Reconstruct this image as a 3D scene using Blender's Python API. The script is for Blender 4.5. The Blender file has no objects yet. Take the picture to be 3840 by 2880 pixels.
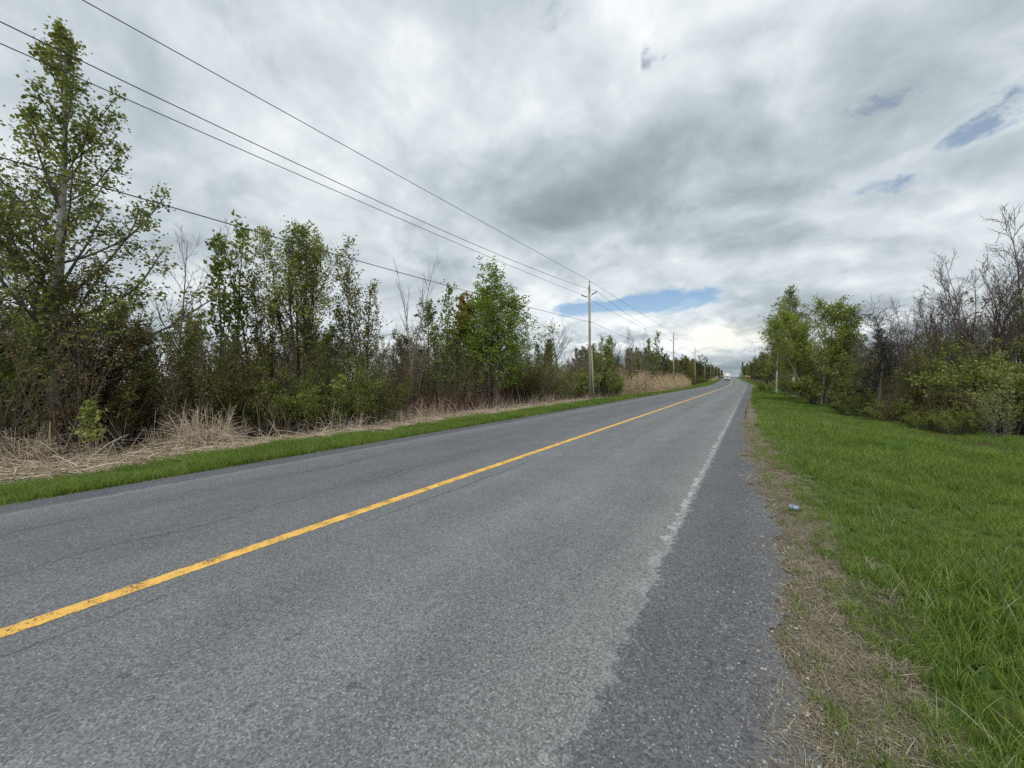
import bpy, math, random
import numpy as np
from mathutils import Vector

# ---------------------------------------------------------------- camera
SC = bpy.context.scene
COL = SC.collection
R = math.radians
YAW, PITCH, ROLL = R(31.9), R(-0.4), R(0.64)
EYE = 1.5
FPX, CPX, CPY = 1443.0, 1920.0, 1440.0            # focal length and centre, in pixels of a 3840 px wide picture
cam_d = bpy.data.cameras.new('camera')
cam = bpy.data.objects.new('camera', cam_d); COL.objects.link(cam)
cam_d.sensor_width = 36.0
cam_d.lens = 36.0 * FPX / 3840.0
cam_d.clip_start = 0.05; cam_d.clip_end = 9000
from mathutils import Matrix
F_ = Vector((-math.sin(YAW) * math.cos(PITCH), math.cos(YAW) * math.cos(PITCH), math.sin(PITCH)))
R_ = Vector((math.cos(YAW), math.sin(YAW), 0)); U_ = R_.cross(F_)
R2_ = R_ * math.cos(ROLL) - U_ * math.sin(ROLL); U2_ = R_ * math.sin(ROLL) + U_ * math.cos(ROLL)
M = Matrix((R2_, U2_, -F_)).transposed().to_4x4()
M.translation = Vector((0, 0, EYE))
cam.matrix_world = M
SC.camera = cam

def ray(u, v):
    return (F_ + R2_ * ((u - CPX) / FPX) - U2_ * ((v - CPY) / FPX))
def azel(u, v):
    d = ray(u, v).normalized()
    return math.atan2(d.x, d.y), math.asin(d.z)
def spot(u, z, v=1420):
    """ground point seen in column u at depth z"""
    d = ray(u, v); return d.x * z, d.y * z

# ---------------------------------------------------------------- node helpers
class NT:
    def __init__(s, tree): s.t = tree
    def n(s, typ, **kw):
        nd = s.t.nodes.new(typ)
        for k, v in kw.items(): setattr(nd, k, v)
        return nd
    def link(s, a, b): s.t.links.new(a, b)
    def put(s, sock, v):
        if isinstance(v, bpy.types.NodeSocket): s.t.links.new(v, sock)
        elif v is not None: sock.default_value = v
    def m(s, op, a, b=None, c=None, clamp=False):
        nd = s.n('ShaderNodeMath', operation=op); nd.use_clamp = clamp
        s.put(nd.inputs[0], a)
        if b is not None: s.put(nd.inputs[1], b)
        if c is not None: s.put(nd.inputs[2], c)
        return nd.outputs[0]
    def vm(s, op, a, b=None):
        nd = s.n('ShaderNodeVectorMath', operation=op)
        s.put(nd.inputs[0], a)
        if b is not None: s.put(nd.inputs[1], b)
        return nd.outputs['Value'] if op in ('LENGTH', 'DOT_PRODUCT') else nd.outputs[0]
    def noise(s, vec, scale, detail=4, rough=.5, dist=0.0, lac=2.0):
        nd = s.n('ShaderNodeTexNoise')
        s.put(nd.inputs['Vector'], vec)
        nd.inputs['Scale'].default_value = scale; nd.inputs['Detail'].default_value = detail
        nd.inputs['Roughness'].default_value = rough; nd.inputs['Distortion'].default_value = dist
        nd.inputs['Lacunarity'].default_value = lac
        return nd.outputs['Fac'], nd.outputs['Color']
    def sm(s, x, a, b):
        nd = s.n('ShaderNodeMapRange', interpolation_type='SMOOTHSTEP')
        s.put(nd.inputs[0], x); nd.inputs[1].default_value = a; nd.inputs[2].default_value = b
        return nd.outputs[0]
    def lin(s, x, a, b, c=0., d=1.):
        nd = s.n('ShaderNodeMapRange')
        s.put(nd.inputs[0], x)
        for i, q in enumerate((a, b, c, d)): nd.inputs[i + 1].default_value = q
        return nd.outputs[0]
    def mix(s, f, a, b, mode='MIX'):
        nd = s.n('ShaderNodeMix', data_type='RGBA', blend_type=mode)
        s.put(nd.inputs[0], f)
        s.put(nd.inputs[6], (*a, 1) if isinstance(a, tuple) else a)
        s.put(nd.inputs[7], (*b, 1) if isinstance(b, tuple) else b)
        return nd.outputs[2]
    def xyz(s, v):
        nd = s.n('ShaderNodeSeparateXYZ'); s.put(nd.inputs[0], v); return nd.outputs
    def comb(s, x, y, z=0.):
        nd = s.n('ShaderNodeCombineXYZ')
        for i, q in enumerate((x, y, z)): s.put(nd.inputs[i], q)
        return nd.outputs[0]
    def ramp(s, x, stops):
        nd = s.n('ShaderNodeValToRGB'); s.put(nd.inputs[0], x)
        cr = nd.color_ramp
        while len(cr.elements) < len(stops): cr.elements.new(.5)
        for e, (p, c) in zip(cr.elements, stops):
            e.position = p; e.color = (*c, 1)
        return nd.outputs[0]

# ---------------------------------------------------------------- sky: Nishita under a broken layer of cloud
SUN_EL, SUN_AZ = R(52), R(165)                     # azimuth clockwise from +Y (down the road)
W = bpy.data.worlds.new('World'); SC.world = W; W.use_nodes = True
W.cycles.sampling_method = 'MANUAL'; W.cycles.sample_map_resolution = 1024
t = NT(W.node_tree); W.node_tree.nodes.clear()
sky = t.n('ShaderNodeTexSky', sky_type='NISHITA', sun_disc=False)
sky.sun_elevation = SUN_EL; sky.sun_rotation = SUN_AZ
sky.air_density = 1.0; sky.dust_density = 0.3; sky.ozone_density = 1.5
tc = t.n('ShaderNodeTexCoord'); D = t.vm('NORMALIZE', tc.outputs['Generated'])
dx, dy, dz = t.xyz(D)
zz = t.m('ADD', t.m('MAXIMUM', dz, 0.0), 0.42)
P = t.comb(t.m('DIVIDE', dx, zz), t.m('DIVIDE', dy, zz), 3.7)
az = t.m('ARCTAN2', dx, dy); el = t.m('ARCSINE', dz)
wf, wc = t.noise(P, 2.2, 4, .5)
WARP = t.vm('SUBTRACT', wc, (.5, .5, .5))
wx, wy, wz = t.xyz(WARP)
def blob(u, v, su, sv, amp, warp=.35, tilt=0.0):
    """a soft mass of cloud (or a gap) centred on the direction (u, v), half-widths su, sv in degrees"""
    a0, e0 = azel(u, v)
    a = t.m('ADD', t.m('SUBTRACT', az, a0), t.m('MULTIPLY', wx, warp))
    e = t.m('ADD', t.m('SUBTRACT', el, e0), t.m('MULTIPLY', wy, warp * .6))
    if tilt: e = t.m('ADD', e, t.m('MULTIPLY', a, tilt))
    a = t.m('DIVIDE', a, R(su)); e = t.m('DIVIDE', e, R(sv))
    q = t.m('ADD', t.m('MULTIPLY', a, a), t.m('MULTIPLY', e, e))
    return t.m('MULTIPLY', t.m('EXPONENT', t.m('MULTIPLY', q, -1.0)), amp)
def total(*x):
    s = x[0]
    for q in x[1:]: s = t.m('ADD', s, q)
    return s
PW = t.vm('ADD', P, t.vm('MULTIPLY', WARP, (.22, .22, .22)))
f1, _ = t.noise(PW, 1.6, 8, .52, .1)
f2, _ = t.noise(PW, 4.6, 6, .55, .2)
f1b, _ = t.noise(t.vm('ADD', PW, (.08, -.10, .05)), 1.6, 6, .52, .1)
f2b, _ = t.noise(t.vm('ADD', PW, (.03, -.045, .02)), 4.6, 4, .55, .2)
f4, _ = t.noise(PW, 9.0, 7, .62, .3)
bil = t.m('SUBTRACT', 1.0, t.m('ABSOLUTE', t.m('SUBTRACT', t.m('MULTIPLY', t.noise(PW, 3.1, 5, .5, .1)[0], 4.0), 2.0)), clamp=True)
relief = t.m('ADD', t.m('MULTIPLY', t.m('SUBTRACT', f1, f1b), .9), t.m('MULTIPLY', t.m('SUBTRACT', f2, f2b), .4))
AE = t.comb(az, t.m('MULTIPLY', el, 2.1), 1.3)
f3, _ = t.noise(AE, 8.0, 6, .5, .4)
f3b, _ = t.noise(t.vm('ADD', AE, (.0, .03, .0)), 8.0, 4, .5, .4)
f5, _ = t.noise(AE, 20.0, 5, .5, .3)
f5b, _ = t.noise(t.vm('ADD', AE, (.0, .014, .0)), 20.0, 4, .5, .3)
bank = t.sm(total(f3, t.m('MULTIPLY', t.m('SUBTRACT', f5, .5), .5)), .47, .56)
low = t.sm(el, R(11), R(4))                       # the banks of cumulus near the horizon
dens = total(t.m('MULTIPLY', t.m('SUBTRACT', f1, .5), 1.35),
             t.m('MULTIPLY', t.m('SUBTRACT', f2, .5), .72), t.m('MULTIPLY', t.m('SUBTRACT', f4, .5), .2), relief, t.m('MULTIPLY', t.m('SUBTRACT', bil, .5), .17),
             t.m('MULTIPLY', t.m('MULTIPLY', total(t.m('SUBTRACT', f3, .5), t.m('MULTIPLY', t.m('SUBTRACT', f3, f3b), 1.5), t.m('MULTIPLY', t.m('SUBTRACT', f5, f5b), 1.1), t.m('MULTIPLY', t.m('SUBTRACT', bank, .5), .2)), low), .9), .575,
             blob(2250, 740, 17, 6, -.24, .4, .05), blob(2780, 850, 15, 5, -.22, .4), blob(1950, 900, 10, 3, -.14),
             blob(3000, 1060, 12, 3, -.16), blob(800, 330, 13, 8, -.2), blob(3300, 420, 14, 7, -.06),
             blob(560, 560, 11, 5, -.15), blob(350, 120, 8, 6, .1), blob(1500, 900, 11, 6, -.08), blob(1750, 180, 8, 8, .06),
             blob(1080, 520, 10, 3.5, .14), blob(2120, 400, 12, 6, .24), blob(2560, 200, 8, 6, .2), blob(1480, 120, 10, 6, .14),
             blob(3100, 640, 14, 4, .08), blob(3420, 960, 12, 4, .12), blob(2700, 960, 14, 2.0, .15, .2, .12),
             blob(2050, 1120, 10, 3.2, .26), blob(2760, 1275, 5, 1.5, .30, .14), blob(2350, 1230, 6, 1.8, .2, .14), blob(2760, 1385, 18, 1.7, -.56, .04), blob(2350, 1250, 9, 1.4, .10, .1))
cloud = t.ramp(t.m('ADD', t.m('MULTIPLY', dens, .86), .10), [(.0, (.30, .35, .38)), (.22, (.38, .44, .475)), (.50, (.56, .635, .68)),
                      (.74, (.77, .835, .87)), (1.0, (1.03, 1.06, 1.07))])
warm = blob(2740, 1272, 6, 1.6, 1.0, .2)
cloud = t.mix(t.m('MULTIPLY', warm, .8, clamp=True), cloud, t.mix(1.0, cloud, (1.07, 1.0, .84), 'MULTIPLY'))
rag = total(t.m('MULTIPLY', t.m('SUBTRACT', f4, .5), 2.4), t.m('MULTIPLY', t.m('SUBTRACT', f2, .5), .9))
rag2 = total(t.m('MULTIPLY', t.m('SUBTRACT', f3, .5), 2.6), t.m('MULTIPLY', t.m('SUBTRACT', f4, .5), 1.7))
gA = total(blob(2480, 1125, 9.5, 1.8, 1.1, .14), blob(2200, 1160, 7.5, 1.1, .95, .08))
gapA = t.sm(t.m('ADD', gA, t.m('MULTIPLY', rag2, t.m('MULTIPLY', gA, 2.0, clamp=True))), .34, .98)
gB = total(blob(2060, 40, 7, 5, .60, .3), blob(2530, 120, 6.5, 1.3, .62, .7, -.6), blob(2415, 205, 1.6, 1.6, .50, .4), blob(2740, 240, 5, 2.5, .52, .3),
           blob(3220, 470, 6.5, 1.7, .72, .2, -.2), blob(3740, 430, 7.5, 2.6, .80, .25, -.35), blob(3380, 710, 6, 1.3, .66, .2), blob(3600, 330, 6, 3, .5, .3))
ragB = total(t.m('MULTIPLY', t.m('SUBTRACT', f4, .5), 2.6), t.m('MULTIPLY', t.m('SUBTRACT', f2, .5), 2.2))
gapB = t.sm(t.m('ADD', gB, t.m('MULTIPLY', ragB, t.m('MULTIPLY', gB, 1.6, clamp=True))), .62, 1.15)
gapm = t.m('MAXIMUM', gapA, t.m('MULTIPLY', gapB, .72))
bgs = t.n('ShaderNodeBackground'); t.link(sky.outputs[0], bgs.inputs[0]); bgs.inputs[1].default_value = 0.085
bgc = t.n('ShaderNodeBackground'); t.link(cloud, bgc.inputs[0]); bgc.inputs[1].default_value = 0.735
mxs = t.n('ShaderNodeMixShader'); t.put(mxs.inputs[0], gapm)
t.link(bgc.outputs[0], mxs.inputs[1]); t.link(bgs.outputs[0], mxs.inputs[2])
wo = t.n('ShaderNodeOutputWorld'); t.link(mxs.outputs[0], wo.inputs[0])

sd = bpy.data.lights.new('sun', 'SUN'); sd.energy = 1.5; sd.angle = R(12); sd.color = (1, .96, .9)
so = bpy.data.objects.new('sun', sd); COL.objects.link(so)
so.rotation_euler = Vector((-math.sin(SUN_AZ) * math.cos(SUN_EL), -math.cos(SUN_AZ) * math.cos(SUN_EL), -math.sin(SUN_EL))).to_track_quat('-Z', 'Y').to_euler()
so.location = (20, -20, 40)

vs = SC.view_settings
vs.view_transform = 'Standard'; vs.look = 'None'; vs.gamma = 1.0; vs.exposure = 0.4; vs.use_curve_mapping = False
SC.display_settings.display_device = 'sRGB'
SC.render.engine = 'CYCLES'
SC.cycles.max_bounces = 6; SC.cycles.diffuse_bounces = 3; SC.cycles.glossy_bounces = 2
SC.cycles.transmission_bounces = 4; SC.cycles.transparent_max_bounces = 8
SC.cycles.use_denoising = False

# ---------------------------------------------------------------- mesh helpers
def link(name, me, mat=None, parent=None):
    o = bpy.data.objects.new(name, me); COL.objects.link(o)
    if mat is not None:
        for mm in (mat if isinstance(mat, (list, tuple)) else [mat]): me.materials.append(mm)
    if parent: o.parent = parent
    return o
def tag(o, label=None, cat=None, group=None, kind=None):
    if label: o['label'] = label
    if cat: o['category'] = cat
    if group: o['group'] = group
    if kind: o['kind'] = kind
    return o
def empty(name, loc=(0, 0, 0), rz=0, s=1.0):
    o = bpy.data.objects.new(name, None); COL.objects.link(o)
    o.location = loc; o.rotation_euler = (0, 0, rz); o.empty_display_size = .2
    o.scale = (s, s, s) if not isinstance(s, tuple) else s
    return o
def mesh_np(name, V, F, smooth=False, attr=None, uv=None, midx=None):
    """V (n,3); F list of (k,m) index arrays, m = 3 or 4"""
    me = bpy.data.meshes.new(name)
    V = np.ascontiguousarray(V, dtype=np.float32)
    F = [np.asarray(f, dtype=np.int32) for f in (F if isinstance(F, list) else [F]) if len(f)]
    me.vertices.add(len(V)); me.vertices.foreach_set('co', V.ravel())
    loops = np.concatenate([f.ravel() for f in F])
    tot = np.concatenate([np.full(len(f), f.shape[1], np.int32) for f in F])
    st = np.concatenate([[0], np.cumsum(tot)[:-1]]).astype(np.int32)
    me.loops.add(len(loops)); me.loops.foreach_set('vertex_index', loops)
    me.polygons.add(len(tot)); me.polygons.foreach_set('loop_start', st); me.polygons.foreach_set('loop_total', tot)
    if smooth: me.polygons.foreach_set('use_smooth', np.ones(len(tot), bool))
    if midx is not None: me.polygons.foreach_set('material_index', np.asarray(midx, np.int32))
    me.update(calc_edges=True)
    if attr is not None:
        a = me.attributes.new('rnd', 'FLOAT', 'FACE'); a.data.foreach_set('value', np.asarray(attr, np.float32))
    if uv is not None:
        l = me.uv_layers.new(name='UVMap'); l.data.foreach_set('uv', np.asarray(uv, np.float32)[loops].ravel())
    me.validate()
    return me
def tubes_np(P, RD, sides):
    """P (T,n,3) centre lines, RD (T,n) radii -> verts, quads"""
    T, n, _ = P.shape
    tan = np.gradient(P, axis=1); tan /= np.linalg.norm(tan, axis=2, keepdims=True) + 1e-9
    ref = np.tile(np.array([0., 0., 1.]), (T, 1))
    m = tan.mean(axis=1); ref[np.abs(m[:, 2]) > .8] = (1, 0, 0)
    a = np.cross(tan, ref[:, None, :]); a /= np.linalg.norm(a, axis=2, keepdims=True) + 1e-9
    b = np.cross(tan, a)
    th = np.arange(sides) * 2 * np.pi / sides
    V = P[:, :, None, :] + RD[:, :, None, None] * (a[:, :, None, :] * np.cos(th)[None, None, :, None] + b[:, :, None, :] * np.sin(th)[None, None, :, None])
    idx = np.arange(T * n * sides).reshape(T, n, sides)
    q = np.stack([idx[:, :-1, :], np.roll(idx[:, :-1, :], -1, 2), np.roll(idx[:, 1:, :], -1, 2), idx[:, 1:, :]], axis=-1)
    return V.reshape(-1, 3), q.reshape(-1, 4)
class Soup:
    def __init__(s): s.V = []; s.F = []; s.n = 0; s.A = []
    def add(s, V, F, a=None):
        s.V.append(np.asarray(V, float)); s.F.append(np.asarray(F) + s.n); s.n += len(V)
        s.A.append(np.full(len(F), 0.5) if a is None else np.broadcast_to(a, (len(F),)))
    def tube(s, pts, rad, sides=8, a=None):
        pts = np.asarray(pts, float)[None]; rad = np.broadcast_to(np.asarray(rad, float), (pts.shape[1],))[None]
        V, q = tubes_np(pts, rad, sides); s.add(V, q, a)
        n = pts.shape[1]
        for ring, sg in ((0, 1), (n - 1, -1)):
            c = [ring * sides + k for k in range(sides)]
            c = c if sg < 0 else c[::-1]
            base = s.n - len(V)
            for k in range(1, sides - 1):
                s.F.append(np.array([[base + c[0], base + c[k], base + c[k + 1]]])); s.A.append(np.array([.5 if a is None else float(np.mean(a))]))
    def box(s, c, d, rz=0.0, taper=None):
        x, y, z = d[0] / 2, d[1] / 2, d[2] / 2
        V = np.array([(-x, -y, -z), (x, -y, -z), (x, y, -z), (-x, y, -z), (-x, -y, z), (x, -y, z), (x, y, z), (-x, y, z)], float)
        if taper is not None: V[4:, 0] *= taper[0]; V[4:, 1] *= taper[1]
        if rz:
            cs, sn = math.cos(rz), math.sin(rz); V[:, :2] = V[:, :2] @ np.array([[cs, sn], [-sn, cs]])
        s.add(V + np.array(c), np.array([(0, 3, 2, 1), (4, 5, 6, 7), (0, 1, 5, 4), (1, 2, 6, 5), (2, 3, 7, 6), (3, 0, 4, 7)]))
    def mesh(s, name, smooth=False, attr=False):
        g = {}
        return mesh_np(name, np.concatenate(s.V), s.F, smooth, np.concatenate(s.A) if attr else None)

# ---------------------------------------------------------------- materials
def mat(name):
    m = bpy.data.materials.new(name); m.use_nodes = True; m.node_tree.nodes.clear()
    t = NT(m.node_tree); out = t.n('ShaderNodeOutputMaterial')
    return m, t, out
def bsdf(t, out, col, rough=.7, spec=.3, normal=None, metallic=0.):
    b = t.n('ShaderNodeBsdfPrincipled')
    t.put(b.inputs['Base Color'], (*col, 1) if isinstance(col, tuple) else col)
    t.put(b.inputs['Roughness'], rough); b.inputs['Specular IOR Level'].default_value = spec
    b.inputs['Metallic'].default_value = metallic
    if normal is not None: t.link(normal, b.inputs['Normal'])
    t.link(b.outputs[0], out.inputs[0]); return b
def bump(t, h, strength=.4, dist=.01):
    b = t.n('ShaderNodeBump'); b.inputs['Strength'].default_value = strength; b.inputs['Distance'].default_value = dist
    t.link(h, b.inputs['Height']); return b.outputs[0]
def plain(name, col, rough=.6, spec=.4, var=.12, scale=6., metallic=0.):
    m, t, out = mat(name)
    tc = t.n('ShaderNodeTexCoord'); f, _ = t.noise(tc.outputs['Object'], scale, 5, .6)
    c = t.mix(t.lin(f, .3, .7), tuple(x * (1 - var) for x in col), tuple(min(1, x * (1 + var)) for x in col))
    bsdf(t, out, c, rough, spec, None, metallic); return m
def leaf_mat(name, c0, c1, c2=None, trans=.42, objvar=.35, rough=.5, patch=0.):
    """leaf colour runs c0..c1 from leaf to leaf and shifts a little from plant to plant"""
    m, t, out = mat(name)
    a = t.n('ShaderNodeAttribute', attribute_name='rnd').outputs['Fac']
    oi = t.n('ShaderNodeObjectInfo').outputs['Random']
    x = t.m('ADD', a, t.m('MULTIPLY', t.m('SUBTRACT', oi, .5), objvar), clamp=True)
    if patch:
        g_ = t.n('ShaderNodeNewGeometry').outputs['Position']
        pn, _ = t.noise(g_, .55, 4, .6); pn2, _ = t.noise(g_, 2.3, 3, .6)
        x = t.m('ADD', x, t.m('MULTIPLY', t.m('ADD', t.m('SUBTRACT', pn, .5), t.m('MULTIPLY', t.m('SUBTRACT', pn2, .5), .5)), patch), clamp=True)
    stops = [(.1, c0), (.75, c1)] if c2 is None else [(.1, c0), (.6, c1), (.95, c2)]
    c = t.ramp(x, stops)
    d = t.n('ShaderNodeBsdfPrincipled'); t.link(c, d.inputs['Base Color']); d.inputs['Roughness'].default_value = rough
    d.inputs['Specular IOR Level'].default_value = .25
    tr = t.n('ShaderNodeBsdfTranslucent'); t.link(t.mix(.5, c, t.mix(1.0, c, (1.35, 1.25, .6), 'MULTIPLY')), tr.inputs[0])
    mx = t.n('ShaderNodeMixShader'); mx.inputs[0].default_value = trans
    t.link(d.outputs[0], mx.inputs[1]); t.link(tr.outputs[0], mx.inputs[2]); t.link(mx.outputs[0], out.inputs[0])
    return m
def bark_mat(name, c0, c1, scale=(9, 9, 2.5), marks=None):
    m, t, out = mat(name)
    tc = t.n('ShaderNodeTexCoord')
    v = t.vm('MULTIPLY', tc.outputs['Object'], scale)
    f, _ = t.noise(v, 1.6, 6, .62)
    oi = t.n('ShaderNodeObjectInfo').outputs['Random']
    c = t.mix(t.lin(t.m('ADD', f, t.m('MULTIPLY', t.m('SUBTRACT', oi, .5), .16)), .3, .72), c0, c1)
    if marks:                                       # dark lenticels and scars across pale bark
        vv = t.vm('MULTIPLY', tc.outputs['Object'], (3, 3, 13))
        g, _ = t.noise(vv, 1.3, 4, .6)
        h, _ = t.noise(tc.outputs['Object'], 2.2, 3, .6)
        c = t.mix(t.m('MULTIPLY', t.sm(g, .53, .66), t.sm(h, .3, .55)), c, marks)
    bsdf(t, out, c, .85, .2, bump(t, f, .5, .02)); return m

# ---------------------------------------------------------------- the lie of the land
CX0, HALF = -3.88, 4.15
_ky = np.array([-200, 0, 95, 109, 184, 275, 380, 463, 560, 700, 3000.])
_kx = np.array([-3.88, -3.88, -3.95, -4.3, -7.2, -11.3, -14.2, -13.0, 8.0, 60, 900.])
_ez = np.array([0, 0, 0, .12, .72, 1.75, 2.9, 3.9, 4.5, 4.8, 5.])
def _smooth(ky, kv):
    yy = np.arange(-200, 3000, 2.0); v = np.interp(yy, ky, kv)
    k = np.hanning(31); k /= k.sum(); pv = np.pad(v, 15, mode='edge')
    return yy, np.convolve(pv, k, 'valid')
_yy, _cl = _smooth(_ky, _kx); _, _el = _smooth(_ky, _ez)
def cl(y): return np.interp(y, _yy, _cl)
def el_(y): return np.interp(y, _yy, _el)
_lp = np.array([-400, -60, -13, -9.2, -7.6, -6.4, -5.2, -4.2, 4.2, 4.7, 6.0, 7.5, 9.0, 60, 400.])
_lz = np.array([-.6, -.5, -.45, -.42, -.36, -.2, -.06, -.012, -.012, -.02, -.12, -.3, -.42, -.5, -.6])
def rough_(x, y):
    return .05 * np.sin(x * .9 + 1.3 * np.sin(y * .31)) * np.cos(y * .53 + .6 * np.sin(x * .7))
def ground(x, y):
    l = x - cl(y)
    off = np.clip((np.abs(l) - 5.0) / 3.0, 0, 1)
    return el_(y) + np.interp(l, _lp, _lz) + off * rough_(x, y)
def g1(x, y): return float(ground(np.array([x]), np.array([y]))[0])

rng = np.random.default_rng(7)
def sheet(name, lats, ys, zoff, matl, kind='structure', use_ground=False, jag=None):
    lats = np.asarray(lats, float); ys = np.asarray(ys, float)
    L, Y = np.meshgrid(lats, ys)
    if jag is not None: L = L + jag(L, Y)
    X = cl(Y) + L
    Z = (ground(X, Y) if use_ground else el_(Y)) + zoff
    V = np.stack([X, Y, Z], -1).reshape(-1, 3)
    n, k = L.shape
    i = np.arange(n * k).reshape(n, k)
    q = np.stack([i[:-1, :-1], i[:-1, 1:], i[1:, 1:], i[1:, :-1]], -1).reshape(-1, 4)
    me = mesh_np(name, V, q, True, uv=np.stack([L, Y], -1).reshape(-1, 2))
    o = link(name, me, matl); o['kind'] = kind
    return o

# asphalt: UV = (metres right of the centre line, metres along the road)
def asphalt(name):
    m, t, out = mat(name)
    uv = t.n('ShaderNodeUVMap', uv_map='UVMap').outputs[0]
    la, al, _ = t.xyz(uv)
    p = t.comb(la, al, 0.)
    vo = t.n('ShaderNodeTexVoronoi', feature='F1'); t.put(vo.inputs['Vector'], p); vo.inputs['Scale'].default_value = 120
    vo2 = t.n('ShaderNodeTexVoronoi', feature='F1'); t.put(vo2.inputs['Vector'], p); vo2.inputs['Scale'].default_value = 82
    cr, cg, cb = t.xyz(vo.outputs['Color']); c2r, c2g, c2b = t.xyz(vo2.outputs['Color'])
    nA, _ = t.noise(p, 26, 6, .72)
    nB, _ = t.noise(p, 1.1, 6, .6)
    nC, _ = t.noise(t.vm('MULTIPLY', p, (1.6, .12, 1)), 1.3, 5, .6)
    nD, _ = t.noise(p, 5.5, 5, .65)
    nE, _ = t.noise(t.vm('MULTIPLY', p, (1, .35, 1)), .5, 4, .6)
    wob = t.m('MULTIPLY', t.m('SUBTRACT', nD, .5), .34)
    wob2 = t.m('MULTIPLY', t.m('SUBTRACT', nA, .5), .10)
    lw = total2(t, la, wob, wob2)
    # binder and stone, by lane: the right lane is the most worn, the shoulder and far edge are fresher
    lane = t.ramp(t.lin(lw, -4.2, 4.2), [(.0, (.085, .088, .10)), (.055, (.088, .091, .102)), (.095, (.135, .14, .148)),
                  (.16, (.128, .132, .142)), (.26, (.112, .116, .128)), (.42, (.128, .132, .142)), (.52, (.14, .146, .152)),
                  (.66, (.158, .165, .168)), (.78, (.152, .158, .162)), (.86, (.162, .168, .17)), (.888, (.176, .181, .182)),
                  (.8905, (.104, .107, .113)), (.94, (.098, .100, .109)), (1., (.112, .113, .117))])
    s1 = t.m('ADD', .58, t.m('MULTIPLY', cr, .68))
    s2 = t.m('ADD', .76, t.m('MULTIPLY', c2r, .46))
    fine = t.m('MULTIPLY', s1, s2)
    big = t.m('MULTIPLY', t.m('ADD', .72, t.m('MULTIPLY', nB, .5)), t.m('ADD', .8, t.m('MULTIPLY', nC, .42)))
    big = t.m('MULTIPLY', t.m('MULTIPLY', big, 1.27), t.m('ADD', .86, t.m('MULTIPLY', nE, .3)))
    for c_ in (-2.7, -1.15, 1.05, 2.55):
        wp = t.sm(t.m('ABSOLUTE', t.m('SUBTRACT', t.m('ADD', la, t.m('MULTIPLY', t.m('SUBTRACT', nC, .5), .5)), c_)), .55, .1)
        big = t.m('MULTIPLY', big, t.m('SUBTRACT', 1.0, t.m('MULTIPLY', wp, .10)))
    k = t.m('MULTIPLY', t.m('MULTIPLY', fine, big), t.m('ADD', .87, t.m('MULTIPLY', nA, .26)))
    col = t.vm('SCALE', lane); col.node.inputs['Scale'].default_value = 1; t.link(k, col.node.inputs['Scale'])
    # pale stones
    peb = t.m('MULTIPLY', t.m('GREATER_THAN', c2g, .90), t.sm(vo2.outputs['Distance'], .45, .2))
    col = t.mix(t.m('MULTIPLY', peb, .75), col, (.46, .46, .44))
    # what is left of the white edge line
    d = t.m('ABSOLUTE', t.m('SUBTRACT', lw, 3.22))
    wl = t.m('MULTIPLY', t.sm(d, .05, .02), t.sm(t.m('ADD', nA, t.m('MULTIPLY', nD, .9)), .90, 1.04))
    wl = t.m('MULTIPLY', wl, t.m('MULTIPLY', t.sm(al, 45, 8), t.sm(al, 2.2, 4.5)))
    col = t.mix(t.m('MULTIPLY', wl, .62), col, (.56, .57, .55))
    d2 = t.m('ABSOLUTE', t.m('SUBTRACT', lw, -3.55))
    col = t.mix(t.m('MULTIPLY', t.sm(d2, .12, .02), .22), col, (.36, .37, .37))
    # bleached grit scattered on the shoulder
    gr = t.m('MULTIPLY', t.sm(t.m('ABSOLUTE', t.m('SUBTRACT', la, 3.85)), .3, .05), t.sm(nD, .62, .74))
    col = t.mix(t.m('MULTIPLY', gr, .6), col, (.42, .41, .38))
    # long cracks
    cracks = None
    for c0, wgl, seed, th in ((.36, .13, 1.7, .010), (-1.15, .4, 5.2, .012), (-2.6, .3, 9.1, .010)):
        q, _ = t.noise(t.comb(seed, t.m('MULTIPLY', al, 1.0), seed), .8, 8, .75)
        g, _ = t.noise(t.comb(seed * 3, al, 0.), .17, 2, .5)
        dd = t.m('ABSOLUTE', t.m('SUBTRACT', la, t.m('ADD', c0 - wgl, t.m('MULTIPLY', q, 2 * wgl))))
        c = t.m('MULTIPLY', t.sm(dd, th * 2.2, th * .5), t.m('MULTIPLY', t.sm(g, .38, .55), t.sm(nD, .34, .5)))
        cracks = c if cracks is None else t.m('MAXIMUM', cracks, c)
    col = t.mix(t.m('MULTIPLY', cracks, .58), col, (.022, .023, .026))
    # oil spots and tar dabs
    sp, _ = t.noise(t.vm('MULTIPLY', p, (1, .7, 1)), 7.5, 3, .6)
    col = t.mix(t.m('MULTIPLY', t.sm(sp, .67, .73), .6), col, (.05, .052, .056))
    hgt = t.m('SUBTRACT', t.m('MULTIPLY', t.m('ADD', cr, c2r), .5), t.m('MULTIPLY', cracks, 2.0))
    b = bsdf(t, out, col, .82, .28, bump(t, hgt, .55, .006))
    return m
def total2(t, *x):
    s = x[0]
    for q in x[1:]: s = t.m('ADD', s, q)
    return s
M_ASPH = asphalt('asphalt')

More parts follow.
